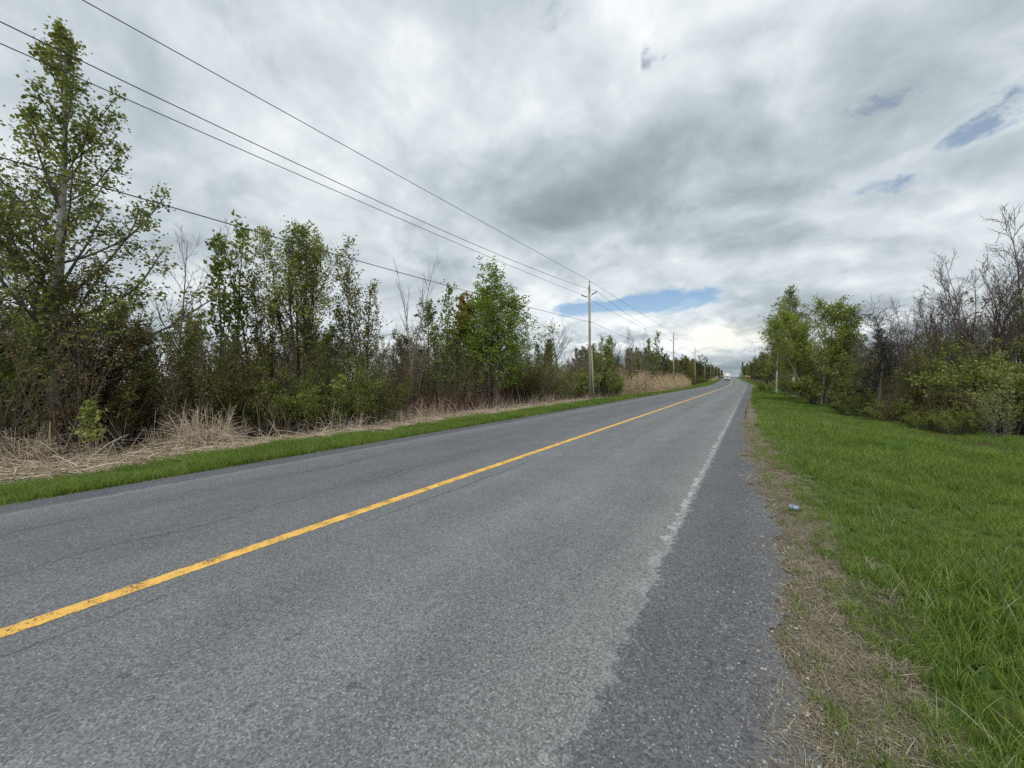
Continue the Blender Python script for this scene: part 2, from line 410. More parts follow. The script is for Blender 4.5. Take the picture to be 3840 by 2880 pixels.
ys_road = np.concatenate([np.arange(-12, 60, 1.0), np.arange(60, 600, 3.0)])
sheet('road', [-4.15, -3.6, -2.4, -1.2, 0, 1.2, 2.4, 3.2], ys_road, 0.0, M_ASPH)
def pave_r(y): return np.interp(y, [-2, 2, 2.6, 3.7, 4.7, 6.3, 9, 12, 20, 40, 80, 120], [4.12, 4.1, 3.97, 4.12, 4.07, 4.0, 3.85, 3.72, 3.66, 3.8, 4.1, 4.15])
def jagr(L, Y):
    e = .02 * np.sin(Y * 2.7 + 1) + .018 * np.sin(Y * 5.3 + 2) + .025 * np.sin(Y * 11.3) + .02 * np.sin(Y * 19.7 + 1)
    return (L > 4.0) * (pave_r(Y) - 4.25 + e)
ys2 = np.concatenate([np.arange(-12, 0, .5), np.arange(0, 12, .06), np.arange(12, 40, .2), np.arange(40, 600, 2.0)])
sheet('road_shoulder', [3.2, 3.7, 4.25], ys2, 0.0, M_ASPH, jag=jagr)

m, t, out = mat('yellow_paint')
uv = t.n('ShaderNodeUVMap', uv_map='UVMap').outputs[0]; la, al, _ = t.xyz(uv)
p = t.comb(la, al, 0.)
n1, _ = t.noise(p, 55, 4, .7); n2, _ = t.noise(p, 6, 4, .6); n3, _ = t.noise(t.vm('MULTIPLY', p, (3, 1, 1)), 18, 4, .7)
col = t.mix(t.lin(n2, .3, .7), (.70, .40, .085), (.84, .52, .13))
col = t.mix(t.m('MULTIPLY', t.sm(n3, .52, .72), .7), col, (.40, .23, .08))
edge = t.m('ADD', t.m('ABSOLUTE', la), t.m('MULTIPLY', t.m('SUBTRACT', n3, .5), .07))
al_ = t.m('MULTIPLY', t.sm(edge, .077, .066), t.sm(t.m('ADD', n1, t.m('MULTIPLY', t.m('SUBTRACT', n2, .5), .7)), .33, .46))
bs = bsdf(t, out, col, .7, .3); t.link(al_, bs.inputs['Alpha'])
sheet('road_marking', [-.09, 0, .09], ys_road, 0.004, m)

# ground
m, t, out = mat('soil')
tc = t.n('ShaderNodeTexCoord'); ob = tc.outputs['Object']
uv = t.n('ShaderNodeUVMap', uv_map='UVMap').outputs[0]; la, al, _ = t.xyz(uv)
n1, _ = t.noise(ob, .7, 6, .6); n2, _ = t.noise(ob, 9, 6, .7); n3, _ = t.noise(ob, 40, 4, .7)
litter = t.mix(t.lin(n2, .35, .65), (.04, .03, .02), (.115, .085, .055))
litter = t.mix(t.m('MULTIPLY', t.sm(n1, .5, .7), .6), litter, (.045, .055, .022))
turf = t.mix(t.lin(n2, .3, .7), (.05, .08, .016), (.09, .13, .028))
turf = t.mix(t.m('MULTIPLY', t.sm(n3, .52, .7), .5), turf, (.12, .10, .05))
grit = t.mix(t.lin(n3, .3, .7), (.12, .105, .085), (.25, .225, .185))
lw = t.m('ADD', la, t.m('MULTIPLY', t.m('SUBTRACT', n1, .5), .8))
c = t.mix(t.m('MULTIPLY', t.sm(lw, -6.9, -6.2), t.sm(lw, 9.5, 7.5)), litter, turf)
c = t.mix(t.m('MULTIPLY', t.sm(lw, 3.4, 3.9), t.sm(la, 4.75, 4.45)), c, grit)
c = t.mix(t.m('MULTIPLY', t.sm(lw, -4.5, -4.15), t.sm(lw, -3.0, -3.9)), c, grit)
bsdf(t, out, c, .95, .1, bump(t, n2, .8, .04))
lats = np.concatenate([[-2500, -900, -400, -200, -120, -80, -60, -45, -35, -28], np.arange(-22, -9, 1.0), np.arange(-9, 9.01, .5), np.arange(10, 22, 1.5), [28, 35, 45, 60, 80, 120, 200, 400, 900, 2500]])
ys = np.concatenate([[-2000, -600, -200, -80, -40], np.arange(-24, 60, 1.0), np.arange(60, 200, 3), np.arange(200, 640, 10), [700, 900, 1300, 2000, 2900]])
sheet('ground', lats, ys, -.004, m, use_ground=True)

# ---------------------------------------------------------------- trees: trunk, limbs and leaves grown level by level
def unit(v): return v / (np.linalg.norm(v, axis=-1, keepdims=True) + 1e-9)
def perp(d, rg):
    r = rg.normal(size=d.shape); r -= (r * d).sum(-1, keepdims=True) * d
    return unit(r)
def grow_level(rg, P0, D, L, R0, segs, wob, trop, tip=.25, droop=0.0):
    B = len(P0); pts = np.zeros((B, segs + 1, 3)); pts[:, 0] = P0; d = unit(D.copy())
    st = (L / segs)[:, None]
    for i in range(segs):
        d = unit(d + rg.normal(size=d.shape) * wob + np.array([0, 0, trop - droop * (i / segs)]))
        pts[:, i + 1] = pts[:, i] + d * st
    tt = np.linspace(0, 1, segs + 1)[None]
    rad = R0[:, None] * (1 - (1 - tip) * tt)
    return pts, rad
def at_t(pts, tt):
    n = pts.shape[1] - 1; x = np.clip(tt * n, 0, n - 1e-6); i = x.astype(int); f = (x - i)[..., None]
    b = np.arange(len(pts))[:, None]
    return pts[b, i] * (1 - f) + pts[b, i + 1] * f, unit(pts[b, i + 1] - pts[b, i]), i
SHAPES = {'cone': lambda t: 1.05 - .85 * t, 'oval': lambda t: .35 + 1.1 * np.sin(np.pi * np.clip(t, 0, 1) ** .8) * .7,
          'flat': lambda t: np.ones_like(t), 'up': lambda t: .8 - .45 * t, 'dome': lambda t: np.sqrt(np.clip(1.02 - t ** 2, .02, 1))}
def leaves_np(rg, C, size, asp=.75, flat=0.0):
    n = len(C)
    a = unit(rg.normal(size=(n, 3)) * np.array([1, 1, 1 - flat])); nrm = perp(a, rg)
    if flat: nrm = unit(nrm * (1 - flat) + np.array([0, 0, flat])); nrm = unit(nrm - (nrm * a).sum(-1, keepdims=True) * a)
    b = np.cross(nrm, a)
    s = size * rg.uniform(.6, 1.35, (n, 1))
    fold = nrm * s * .12
    V = np.stack([C - a * s * .5, C + b * s * .5 * asp + fold, C + a * s * .5, C - b * s * .5 * asp + fold], 1).reshape(-1, 3)
    return V, np.arange(4 * n).reshape(n, 4)
def make_tree(name, seed, H, r0, levels, leaf=None, stems=1, spread=0.0, lean=(0, 0), segs=9, wob=.05, trop=.03, sides=8, splitlv=1, base=.06, stemh=.25):
    """levels: dicts n, t0, t1, ang, len, shape, rf, segs, wob, trop.  -> (wood mesh, twig mesh or None, leaf mesh or None)"""
    rg = np.random.default_rng(seed)
    az = rg.uniform(0, 2 * np.pi, stems) if stems > 1 else np.zeros(1)
    if stems > 1: az = np.arange(stems) * 2 * np.pi / stems + rg.normal(0, .4, stems)
    sp = spread * rg.uniform(.3, 1.1, stems) if stems > 1 else np.zeros(1)
    D = np.stack([np.cos(az) * np.sin(sp) + lean[0], np.sin(az) * np.sin(sp) + lean[1], np.cos(sp)], -1)
    P0 = np.stack([np.cos(az) * base, np.sin(az) * base, np.full(stems, -.15)], -1) * (1 if stems > 1 else np.array([0, 0, 1]))
    L = H * rg.uniform(1 - stemh, 1.0, stems) if stems > 1 else np.array([H])
    RR = r0 * rg.uniform(.7, 1.1, stems) if stems > 1 else np.array([r0])
    pts, rad = grow_level(rg, P0, D, L + .15, RR, segs, wob, trop, .12)
    rad[:, 0] *= 1.35
    wood, twig = Soup(), Soup()
    V, q = tubes_np(pts, rad, sides); wood.add(V, q, 0.)
    anchors = []; lens = L
    for li, lv in enumerate(levels):
        B = len(pts); k = lv['n']
        tt = (np.arange(k)[None] + rg.uniform(0, 1, (B, k))) / k
        t01 = tt.copy(); tt = lv['t0'] + (lv.get('t1', .99) - lv['t0']) * tt
        Pc, Tc, ii = at_t(pts, tt)
        ang = R(lv['ang']) * rg.uniform(.65, 1.3, (B, k))
        if lv.get('angtop') is not None: ang = ang * (1 - t01) + R(lv['angtop']) * t01
        if lv.get('phyl'): 
            ph = (np.arange(k)[None] * 2.4 + rg.uniform(0, 6.28, (B, 1)) + rg.normal(0, .3, (B, k)))[..., None]
            ref = np.where(np.abs(Tc[..., 2:3]) > .9, np.array([1., 0, 0]), np.array([0., 0, 1.]))
            e1 = unit(np.cross(Tc, ref)); e2 = np.cross(Tc, e1); Q = e1 * np.cos(ph) + e2 * np.sin(ph)
        else: Q = perp(Tc, rg)
        Dn = Tc * np.cos(ang)[..., None] + Q * np.sin(ang)[..., None]
        Ln = lens[:, None] * lv['len'] * SHAPES[lv.get('shape', 'flat')](t01) * rg.uniform(.7, 1.25, (B, k))
        rp = rad[np.arange(B)[:, None], ii]
        Rn = np.minimum(rp * lv.get('rf', .5), Ln * .035 + .002)
        keep = rg.uniform(0, 1, (B, k)) < lv.get('keep', 1.0) * (np.clip(lens / lv['kref'], .22, 1)[:, None] if 'kref' in lv else 1.0)
        P0, D, lens, R0 = Pc[keep], Dn[keep], Ln[keep], np.maximum(Rn[keep], lv.get('rmin', .003))
        pts, rad = grow_level(rg, P0, D, lens, R0, lv.get('segs', 4), lv.get('wob', .12), lv.get('trop', .08), lv.get('tip', .35), lv.get('droop', 0.))
        V, q = tubes_np(pts, rad, lv.get('sides', 4 if li == 0 else 3))
        (wood if (li < splitlv or leaf) else twig).add(V, q, 1.)
        if leaf and li >= leaf.get('from', len(levels) - 1):
            m = leaf['n'] if li == len(levels) - 1 else max(1, leaf['n'] // 3)
            lt = leaf.get('t0', .25) + (1 - leaf.get('t0', .25)) * rg.uniform(0, 1, (len(pts), m)) ** leaf.get('pw', 1.)
            A, T, _ = at_t(pts, lt)
            hk = rg.uniform(0, 1, len(pts)) < leaf.get('keep', 1.)
            anchors.append(A[hk].reshape(-1, 3))
    wm = mesh_np(name + '_trunk', np.concatenate(wood.V), wood.F, True, None, None, np.concatenate(wood.A).astype(int))
    tm = twig.mesh(name + '_branches', True) if twig.V else None
    lm = None
    if leaf:
        A = np.concatenate(anchors); A = A + rg.normal(0, leaf.get('jit', .05), A.shape)
        if leaf.get('zmin'): A = A[A[:, 2] > leaf['zmin'] * rg.uniform(.7, 1.3, len(A))]
        V, q = leaves_np(rg, A, leaf['size'], leaf.get('asp', .75), leaf.get('flat', 0.))
        # leaf colour drifts clump by clump
        cl_ = .5 + .28 * np.sin(A[:, 0] * 2.3 + 1.7 * np.sin(A[:, 2] * 1.9)) * np.cos(A[:, 1] * 2.1 + A[:, 2])
        lm = mesh_np(name + '_crown', V, q, False, np.clip(cl_ + rg.normal(0, .2, len(A)), 0, 1))
    return wm, tm, lm
PROTO = {}
HT = {}
def proto(key, tree, bark, leafm=None):
    PROTO[key] = (tree, bark, leafm)
    HT[key] = max(max((v.co.z for v in m_.vertices), default=0) for m_ in tree if m_)
def plant(key, name, x, y, label, cat, group=None, s=1.0, rz=None, z=None, sz=None, wide=1.0):
    (wm, tm, lm), bark, leafm = PROTO[key]
    rz = random.uniform(0, 6.28) if rz is None else rz
    k = random.uniform(.88, 1.14)
    o = empty(name, (x, y, g1(x, y) if z is None else z), rz, (s * k * wide, s / k ** .5 * wide, sz or s))
    tag(o, label, cat, group)
    for nm, me, mt in (('trunk', wm, bark), ('crown' if lm is None else 'twigs', tm, bark), ('crown', lm, leafm)):
        if me is None: continue
        if not me.materials:
            for m_ in (mt if isinstance(mt, tuple) else (mt, mt)): me.materials.append(m_)
        c = bpy.data.objects.new(nm, me); COL.objects.link(c); c.parent = o
    return o
def screen(x, y, z):
    d = Vector((x, y, z - EYE)); dep = d.dot(F_)
    return CPX + FPX * d.dot(R2_) / max(dep, .5), CPY - FPX * d.dot(U2_) / max(dep, .5), dep
def to_top(key, x, y, vtop):
    """scale that brings a tree's top to the height at which the photograph shows it"""
    gz = g1(x, y); u, v, dep = screen(x, y, gz)
    return (v - vtop) / FPX * dep / HT[key]
random.seed(3)
def A(**k): return k

B_GREY = bark_mat('grey_bark', (.10, .088, .078), (.25, .225, .20))
B_DARK = bark_mat('dark_bark', (.035, .03, .027), (.105, .09, .078))
B_FAN = bark_mat('weathered_bark', (.09, .075, .068), (.23, .195, .175))
B_BROWN = bark_mat('brown_bark', (.07, .05, .038), (.18, .135, .105))
B_RED = bark_mat('red_bark', (.06, .025, .02), (.16, .07, .05))
B_PALE = bark_mat('pale_bark', (.26, .25, .23), (.46, .45, .42), (4, 4, 2), (.03, .028, .026))
B_BIRCH = bark_mat('white_bark', (.55, .54, .5), (.78, .77, .73), (4, 4, 2), (.04, .035, .03))
B_SILV = bark_mat('silver_bark', (.20, .185, .16), (.40, .37, .33))
L_ASPEN = leaf_mat('aspen_leaf', (.105, .14, .035), (.21, .255, .065), (.34, .36, .13))
L_MAPLE = leaf_mat('maple_leaf', (.13, .17, .04), (.26, .31, .085), (.36, .38, .14))
L_POPLAR = leaf_mat('poplar_leaf', (.13, .17, .035), (.25, .31, .075), (.36, .39, .14))
L_BRIGHT = leaf_mat('bright_leaf', (.11, .165, .022), (.195, .285, .04), (.29, .38, .085))
L_OLIVE = leaf_mat('olive_leaf', (.075, .09, .022), (.15, .165, .04), (.25, .25, .08))
L_RUST = leaf_mat('rust_leaf', (.10, .065, .028), (.155, .125, .045), (.18, .19, .06))
L_AMBER = leaf_mat('amber_leaf', (.14, .15, .035), (.23, .24, .065), (.30, .21, .07))
L_GREEN = leaf_mat('shrub_leaf', (.13, .165, .038), (.25, .295, .075), (.37, .40, .15))
L_PINE = leaf_mat('pine_needle', (.018, .038, .016), (.045, .075, .03), (.075, .10, .04), trans=.15)
L_LIME = leaf_mat('lime_leaf', (.16, .21, .03), (.29, .355, .06), (.38, .42, .12))
L_BUD = leaf_mat('bud', (.12, .085, .055), (.21, .165, .085), (.19, .20, .07))

proto('aspen', make_tree('aspen', 17, 12.2, .165, [
    A(n=46, t0=.14, t1=.99, ang=60, angtop=24, len=.33, shape='cone', rf=.36, segs=7, wob=.07, trop=.11, phyl=1, sides=5),
    A(n=20, t0=.05, ang=48, len=.36, shape='cone', rf=.5, segs=4, wob=.12, trop=.06, kref=4.6),
    A(n=4, t0=.1, ang=48, len=.5, rf=.6, segs=3, wob=.16)], A(n=7, size=.10, jit=.09, t0=.15, **{'from': 1}), segs=12, wob=.008, lean=(.085, .055)), (B_PALE, B_GREY), L_ASPEN)
proto('maple', make_tree('maple', 5, 8.2, .08, [
    A(n=12, t0=.34, ang=34, angtop=24, len=.22, shape='oval', rf=.5, segs=5, wob=.07, trop=.09, sides=4),
    A(n=8, t0=.2, ang=38, len=.45, rf=.6, segs=4, wob=.1, trop=.1),
    A(n=4, t0=.25, ang=38, len=.5, rf=.6, segs=3, wob=.15)], A(n=6, size=.09, jit=.08, t0=.3, zmin=3.2), stems=6, spread=.17, stemh=.12, segs=9, wob=.03, trop=.01, base=.10), B_DARK, L_MAPLE)
proto('poplar', make_tree('poplar', 21, 8.8, .06, [
    A(n=20, t0=.22, ang=34, angtop=18, len=.26, shape='up', rf=.5, segs=4, wob=.06, trop=.12, phyl=1),
    A(n=6, t0=.2, ang=40, len=.42, rf=.6, segs=3, wob=.12, trop=.1)], A(n=9, size=.135, jit=.08, t0=.3, pw=.8), stems=2, spread=.10, stemh=.3, segs=10, wob=.02, sides=6), B_GREY, L_POPLAR)
proto('young_maple', make_tree('young_maple', 31, 8.6, .065, [
    A(n=22, t0=.18, ang=46, angtop=20, len=.33, shape='up', rf=.5, segs=5, wob=.06, trop=.13, phyl=1),
    A(n=9, t0=.12, ang=40, len=.4, rf=.6, segs=3, wob=.12, trop=.12)], A(n=8, size=.105, jit=.07, t0=.2), stems=3, spread=.15, segs=10, wob=.025, sides=6), B_DARK, L_AMBER)
proto('green_birch', make_tree('green_birch', 41, 9.6, .07, [
    A(n=24, t0=.12, ang=46, angtop=16, len=.50, shape='up', rf=.5, segs=6, wob=.06, trop=.10, phyl=1),
    A(n=12, t0=.15, ang=44, len=.38, rf=.6, segs=4, wob=.12, trop=.06, kref=2.6),
    A(n=3, t0=.2, ang=40, len=.5, rf=.6, segs=3)], A(n=10, size=.135, jit=.1, t0=.2), stems=3, spread=.2, segs=10, wob=.03, sides=6), B_GREY, L_BRIGHT)
for i, (sd, H, br, st, sp, a1) in enumerate([(51, 7.5, B_GREY, 1, 0, 30), (52, 6.6, B_DARK, 3, .2, 28), (53, 7.0, B_GREY, 2, .16, 36), (54, 6.0, B_BROWN, 4, .3, 30)]):
    proto('bare%d' % i, make_tree('bare', sd, H, .065, [
        A(n=13, t0=.28, ang=a1 + 12, angtop=a1 - 8, len=.32, shape='up', rf=.6, segs=6, wob=.09, trop=.09, phyl=1),
        A(n=7, t0=.2, ang=40, len=.42, rf=.6, segs=4, wob=.12, trop=.08, rmin=.005),
        A(n=4, t0=.2, ang=40, len=.5, rf=.6, segs=3, wob=.14, rmin=.004)], stems=st, spread=sp, segs=9, wob=.05, sides=6), br)
proto('forked_bare', make_tree('forked_bare', 57, 8.6, .07, [
    A(n=12, t0=.35, ang=26, len=.3, shape='up', rf=.6, segs=6, wob=.06, trop=.10),
    A(n=7, t0=.2, ang=28, len=.45, rf=.6, segs=4, wob=.1, trop=.1, rmin=.004)], stems=2, spread=.16, segs=11, wob=.07, trop=.03, sides=6), B_SILV)
proto('elm', make_tree('elm', 58, 9.5, .16, [
    A(n=12, t0=.35, ang=58, angtop=30, len=.48, shape='cone', rf=.6, segs=6, wob=.1, trop=.06),
    A(n=8, t0=.2, ang=45, len=.42, rf=.6, segs=4, wob=.14, trop=.06, rmin=.012),
    A(n=5, t0=.2, ang=45, len=.5, rf=.6, segs=3, wob=.16, rmin=.009)], segs=9, wob=.06, sides=6), B_GREY)
# thicket shrubs: many stems from the ground
for key, sd, H, st, br, lf, n, sz, sp in (('thicket0', 61, 4.2, 13, B_GREY, L_OLIVE, 3, .085, .32), ('thicket1', 62, 4.8, 10, B_BROWN, L_BUD, 2, .07, .28),
                                      ('thicket2', 63, 3.6, 16, B_DARK, L_RUST, 4, .075, .38), ('thicket3', 64, 4.4, 12, B_GREY, L_GREEN, 2, .085, .3)):
    proto(key, make_tree(key, sd, H, .026, [
        A(n=9, t0=.15, ang=34, len=.32, shape='up', rf=.6, segs=5, wob=.1, trop=.08),
        A(n=6, t0=.15, ang=42, len=.42, rf=.6, segs=3, wob=.14, trop=.04, rmin=.004)], A(n=n, size=sz, jit=.05, t0=.2), stems=st, spread=sp, stemh=.45, segs=7, wob=.08, trop=.03, sides=4, base=.35), br, lf)
proto('dogwood', make_tree('dogwood', 66, 1.9, .013, [
    A(n=7, t0=.2, ang=24, len=.36, shape='up', rf=.7, segs=4, wob=.08, trop=.08, rmin=.004),
    A(n=3, t0=.2, ang=30, len=.4, rf=.7, segs=2, wob=.1, rmin=.003)], stems=34, spread=.34, stemh=.5, segs=6, wob=.07, trop=.03, sides=3, base=.55), B_RED)
for key, sd, H, W_, lf, n, sz, br in (('leafy0', 71, 2.9, 16, L_OLIVE, 8, .075, B_GREY), ('leafy1', 72, 2.5, 20, L_GREEN, 11, .075, B_GREY), ('leafy2', 73, 3.4, 14, L_OLIVE, 7, .08, B_BROWN)):
    proto(key, make_tree(key, sd, H, .024, [
        A(n=12, t0=.15, ang=45, len=.40, shape='up', rf=.6, segs=4, wob=.14, trop=.04, keep=.75),
        A(n=6, t0=.15, ang=48, len=.5, rf=.6, segs=3, wob=.14, trop=.02)], A(n=n, size=sz, jit=.07, t0=.1, zmin=.6), stems=W_, spread=.8, stemh=.4, segs=6, wob=.1, trop=.06, sides=4, base=.4), br, lf)
proto('rust_tree', make_tree('rust_tree', 75, 6.4, .06, [
    A(n=13, t0=.2, ang=34, angtop=24, len=.4, shape='up', rf=.6, segs=5, wob=.09, trop=.06),
    A(n=8, t0=.2, ang=42, len=.42, rf=.6, segs=4, wob=.12, trop=.04),
    A(n=3, t0=.2, ang=40, len=.5, rf=.6, segs=2)], A(n=5, size=.085, jit=.06, t0=.2, zmin=1.8), stems=4, spread=.34, stemh=.3, segs=8, wob=.06, trop=.03, sides=6, lean=(.1, .05)), B_DARK, L_RUST)
proto('alder', make_tree('alder', 77, 5.4, .05, [
    A(n=14, t0=.12, ang=46, angtop=24, len=.36, shape='up', rf=.55, segs=5, wob=.09, trop=.08),
    A(n=9, t0=.12, ang=44, len=.42, rf=.6, segs=4, wob=.12, trop=.05),
    A(n=3, t0=.2, ang=40, len=.5, rf=.6, segs=2)], A(n=6, size=.085, jit=.07, t0=.15), stems=4, spread=.28, stemh=.3, segs=8, wob=.05, sides=6), B_GREY, L_GREEN)
proto('white_birch', make_tree('white_birch', 81, 9.6, .115, [
    A(n=40, t0=.33, ang=62, angtop=24, len=.27, shape='cone', rf=.36, segs=6, wob=.07, trop=.07, phyl=1, droop=.1),
    A(n=11, t0=.1, ang=48, len=.42, rf=.6, segs=5, wob=.1, trop=-.05, droop=.2, kref=1.7),
    A(n=3, t0=.15, ang=40, len=.5, rf=.6, segs=3, droop=.2)], A(n=11, size=.085, jit=.09, t0=.1), segs=11, wob=.02, sides=8), (B_BIRCH, B_GREY), L_ASPEN)
proto('stem_maple', make_tree('stem_maple', 84, 6.7, .06, [
    A(n=13, t0=.24, ang=42, angtop=18, len=.42, shape='up', rf=.5, segs=5, wob=.05, trop=.16),
    A(n=8, t0=.15, ang=38, len=.38, rf=.6, segs=3, wob=.1, trop=.14),
    A(n=3, t0=.2, ang=38, len=.5, rf=.6, segs=2)], A(n=11, size=.085, jit=.09, t0=.2, zmin=2.0), stems=9, spread=.34, stemh=.2, segs=9, wob=.014, trop=.012, sides=6, base=.2), B_SILV, L_LIME)
proto('vine_tree', make_tree('vine_tree', 86, 5.6, .115, [
    A(n=15, t0=.34, ang=50, angtop=34, len=.26, shape='flat', rf=.5, segs=6, wob=.16, trop=.14),
    A(n=10, t0=.1, ang=50, len=.55, rf=.6, segs=5, wob=.25, trop=.05, droop=.15, rmin=.012),
    A(n=5, t0=.1, ang=50, len=.65, rf=.6, segs=4, wob=.28, rmin=.009, droop=.3)], A(n=1, size=.045, jit=.04, keep=.5), stems=2, spread=.07, base=.05, segs=9, wob=.05, sides=8), (B_FAN, B_DARK), L_BUD)
for i, sd in enumerate((91, 92, 93)):
    proto('bare_fan%d' % i, make_tree('bare_fan', sd, 6.2 + .4 * i, .042, [
        A(n=11, t0=.3, ang=36, angtop=24, len=.32, shape='up', rf=.62, segs=6, wob=.13, trop=.12),
        A(n=7, t0=.2, ang=42, len=.42, rf=.65, segs=5, wob=.16, trop=.10, rmin=.008),
        A(n=3, t0=.3, ang=38, len=.5, rf=.65, segs=3, wob=.16, rmin=.006)], stems=6, spread=.26, stemh=.25, segs=9, wob=.07, sides=6, trop=.05, base=.3), B_BROWN if i == 1 else B_FAN)
def conifer(name, seed, H, r, whorls, lenf, nl, size, shape, ang=80, gap=0.):
    return make_tree(name, seed, H, r, [
        A(n=whorls, t0=.12, ang=ang, angtop=45, len=lenf, shape=shape, rf=.4, segs=4, wob=.06, trop=.03, phyl=1, keep=1 - gap),
        A(n=10, t0=.15, ang=48, len=.34, rf=.6, segs=2, wob=.1, trop=.02)], A(n=nl, size=size, jit=.07, t0=.05, asp=.35, flat=.4, **{'from': 0}), segs=8, wob=.015, sides=6)
proto('spruce', conifer('spruce', 101, 9.0, .11, 44, .24, 8, .2, 'cone'), B_DARK, L_PINE)
proto('pine', conifer('pine', 102, 9.8, .13, 22, .27, 14, .22, 'oval', 75, .25), B_DARK, L_PINE)
for i, (sd, lf) in enumerate(((111, L_OLIVE), (112, L_GREEN), (113, L_AMBER))):
    proto('round%d' % i, make_tree('round', sd, 8.0, .09, [
        A(n=16, t0=.18, ang=50, angtop=22, len=.38, shape='up', rf=.5, segs=4, wob=.1, trop=.07, phyl=1),
        A(n=9, t0=.15, ang=45, len=.42, rf=.6, segs=3, wob=.12, trop=.05)], A(n=14, size=.2, jit=.14, t0=.1), stems=2, spread=.14, segs=7, wob=.05, sides=5), B_DARK, lf)

# ---- left of the road, the ones that can be picked out
LT = [
 ('aspen', 'aspen_tree', 178, 11.9, 'tall leafy aspen with a pale trunk rising above everything at the far left', 'tree', 118, 0.),
 ('rust_tree', 'bush_tree', 330, 12.2, 'rusty leaved many stemmed tree arching beside the tall aspen', 'tree', 940, .4),
 ('bare0', 'bare_tree', 680, 16.0, 'slim bare grey tree standing alone between the aspen and the sparse poplar', 'bare tree', 815, .3),
 ('poplar', 'poplar_tree', 850, 16.0, 'narrow poplar with sparse clusters of fresh leaves beside a bare sapling', 'tree', 772, 2.),
 ('bare0', 'bare_tree', 925, 17.0, 'bare pole like tree touching the sparse poplar', 'bare tree', 830, 2.3),
 ('young_maple', 'maple_tree', 1015, 17.5, 'thin half leafed maple to the left of the vase shaped maple', 'tree', 960, 1.),
 ('maple', 'maple_tree', 1130, 17.5, 'vase shaped maple with dark forked stems and a light green crown', 'tree', 843, 1.9),
 ('young_maple', 'maple_tree', 1375, 19.5, 'upright maple with yellow and rust tinted leaves, crown coming to a point', 'tree', 925, .7),
 ('forked_bare', 'bare_tree', 1530, 22.0, 'pale bare tree forking into two wavy stems between maple and green birch', 'bare tree', 945, 1.0),
 ('pine', 'pine_tree', 1608, 28.0, 'small crooked pine showing over the thicket left of the green birch', 'pine', 1115, 1.0),
 ('poplar', 'poplar_tree', 1655, 27.0, 'spindly young poplar between the small pine and the green birch', 'tree', 1050, .1),
 ('green_birch', 'birch_tree', 1835, 27.0, 'bright green full leafed birch, the greenest tree of the left hand woods', 'birch', 985, .5),
 ('round2', 'amber_tree', 1745, 29.0, 'amber leaved tree half hidden behind the bright green birch', 'tree', 1100, .5),
 ('elm', 'bare_tree', 2098, 60.0, 'spreading bare tree with a round crown against the clouds, far behind the nearest pole', 'bare tree', 1178, .5),
 ('round1', 'young_tree', 2262, 39.0, 'leafy green young tree just right of the nearest utility pole', 'tree', 1255, .5),
 ('poplar', 'birch_tree', 2240, 37.0, 'thin pale stemmed birch leaning close behind the nearest utility pole', 'birch', 1250, .5),
 ('bare0', 'dead_tree', 2372, 62.0, 'grey bare tree with upright stems between the first and second poles', 'bare tree', 1218, .5),
 ('bare2', 'dead_tree', 2395, 63.0, 'dark bare tree with crooked limbs between the first and second poles', 'bare tree', 1225, 2.5),
 ('poplar', 'birch_tree', 2448, 64.0, 'leaning pale birch with thin leaves beyond the tall dry reeds', 'birch', 1233, .5),
]
for key, nm, u, z, lab, cat, s, rz in LT:
    x, y = spot(u, z); plant(key, nm, x, y, lab, cat, None, to_top(key, x, y, s), rz, wide={'green_birch': 1.3, 'maple': 1.1, 'aspen': 1.08}.get(key, 1.0))
for u, z, key, lab, s in (
    (640, 14.5, 'leafy2', 'dark olive shrub under the bare grey tree', 1.0),
    (860, 14.3, 'leafy0', 'dark leafy shrub in front of the sparse poplar', 1.05),
    (1060, 14.6, 'leafy0', 'broad olive leafed shrub below the vase shaped maple', 1.0),
    (1230, 15.2, 'leafy1', 'wide lighter green shrub to the right below the vase shaped maple', 1.08),
    (1370, 16.3, 'leafy0', 'olive shrub below the yellow and rust tinted maple', .95),
    (450, 13.2, 'thicket2', 'rust brown bush behind the tallest clump of flattened reeds', .85),
    (100, 12.2, 'leafy2', 'shady green shrub at the foot of the tall aspen', .9),
    (2150, 36.0, 'leafy1', 'rounded pale green willow shrub left of the nearest pole', 1.35),
    (2060, 38.0, 'leafy0', 'olive willow shrub two bushes left of the nearest pole', 1.3),
    (2290, 42.0, 'leafy1', 'rounded green shrub right of the nearest pole before the tall reeds', 1.2)):
    x, y = spot(u, z); plant(key, 'shrub', x, y, lab, 'shrub', None, s)
for u, z, v, lab in ((-60, 11.0, 1010, 'grey green leafy alder cut by the left edge in front of the tall aspen'), (70, 12.6, 1000, 'leafy alder just left of the aspen trunk'),
                     (262, 13.0, 1040, 'leafy alder just right of the aspen trunk'), (560, 15.5, 1120, 'thin leafed alder left of the slim bare tree'), (1230, 19.5, 1130, 'leafy alder behind the right side of the vase shaped maple')):
    x, y = spot(u, z); plant('alder', 'alder_tree', x, y, lab, 'tree', None, to_top('alder', x, y, v))
for u, z in ((1450, 19.), (1500, 19.5), (1560, 20.), (1620, 21.), (1680, 22.), (1740, 23.), (1480, 21.5), (1590, 22.5), (1800, 25.), (1870, 27.)):
    x, y = spot(u, z)
    plant('dogwood', 'dogwood_shrub', x, y, 'red stemmed leafless dogwood among dry stalks left of the green birch', 'shrub', 'red dogwood bushes', random.uniform(.8, 1.1))

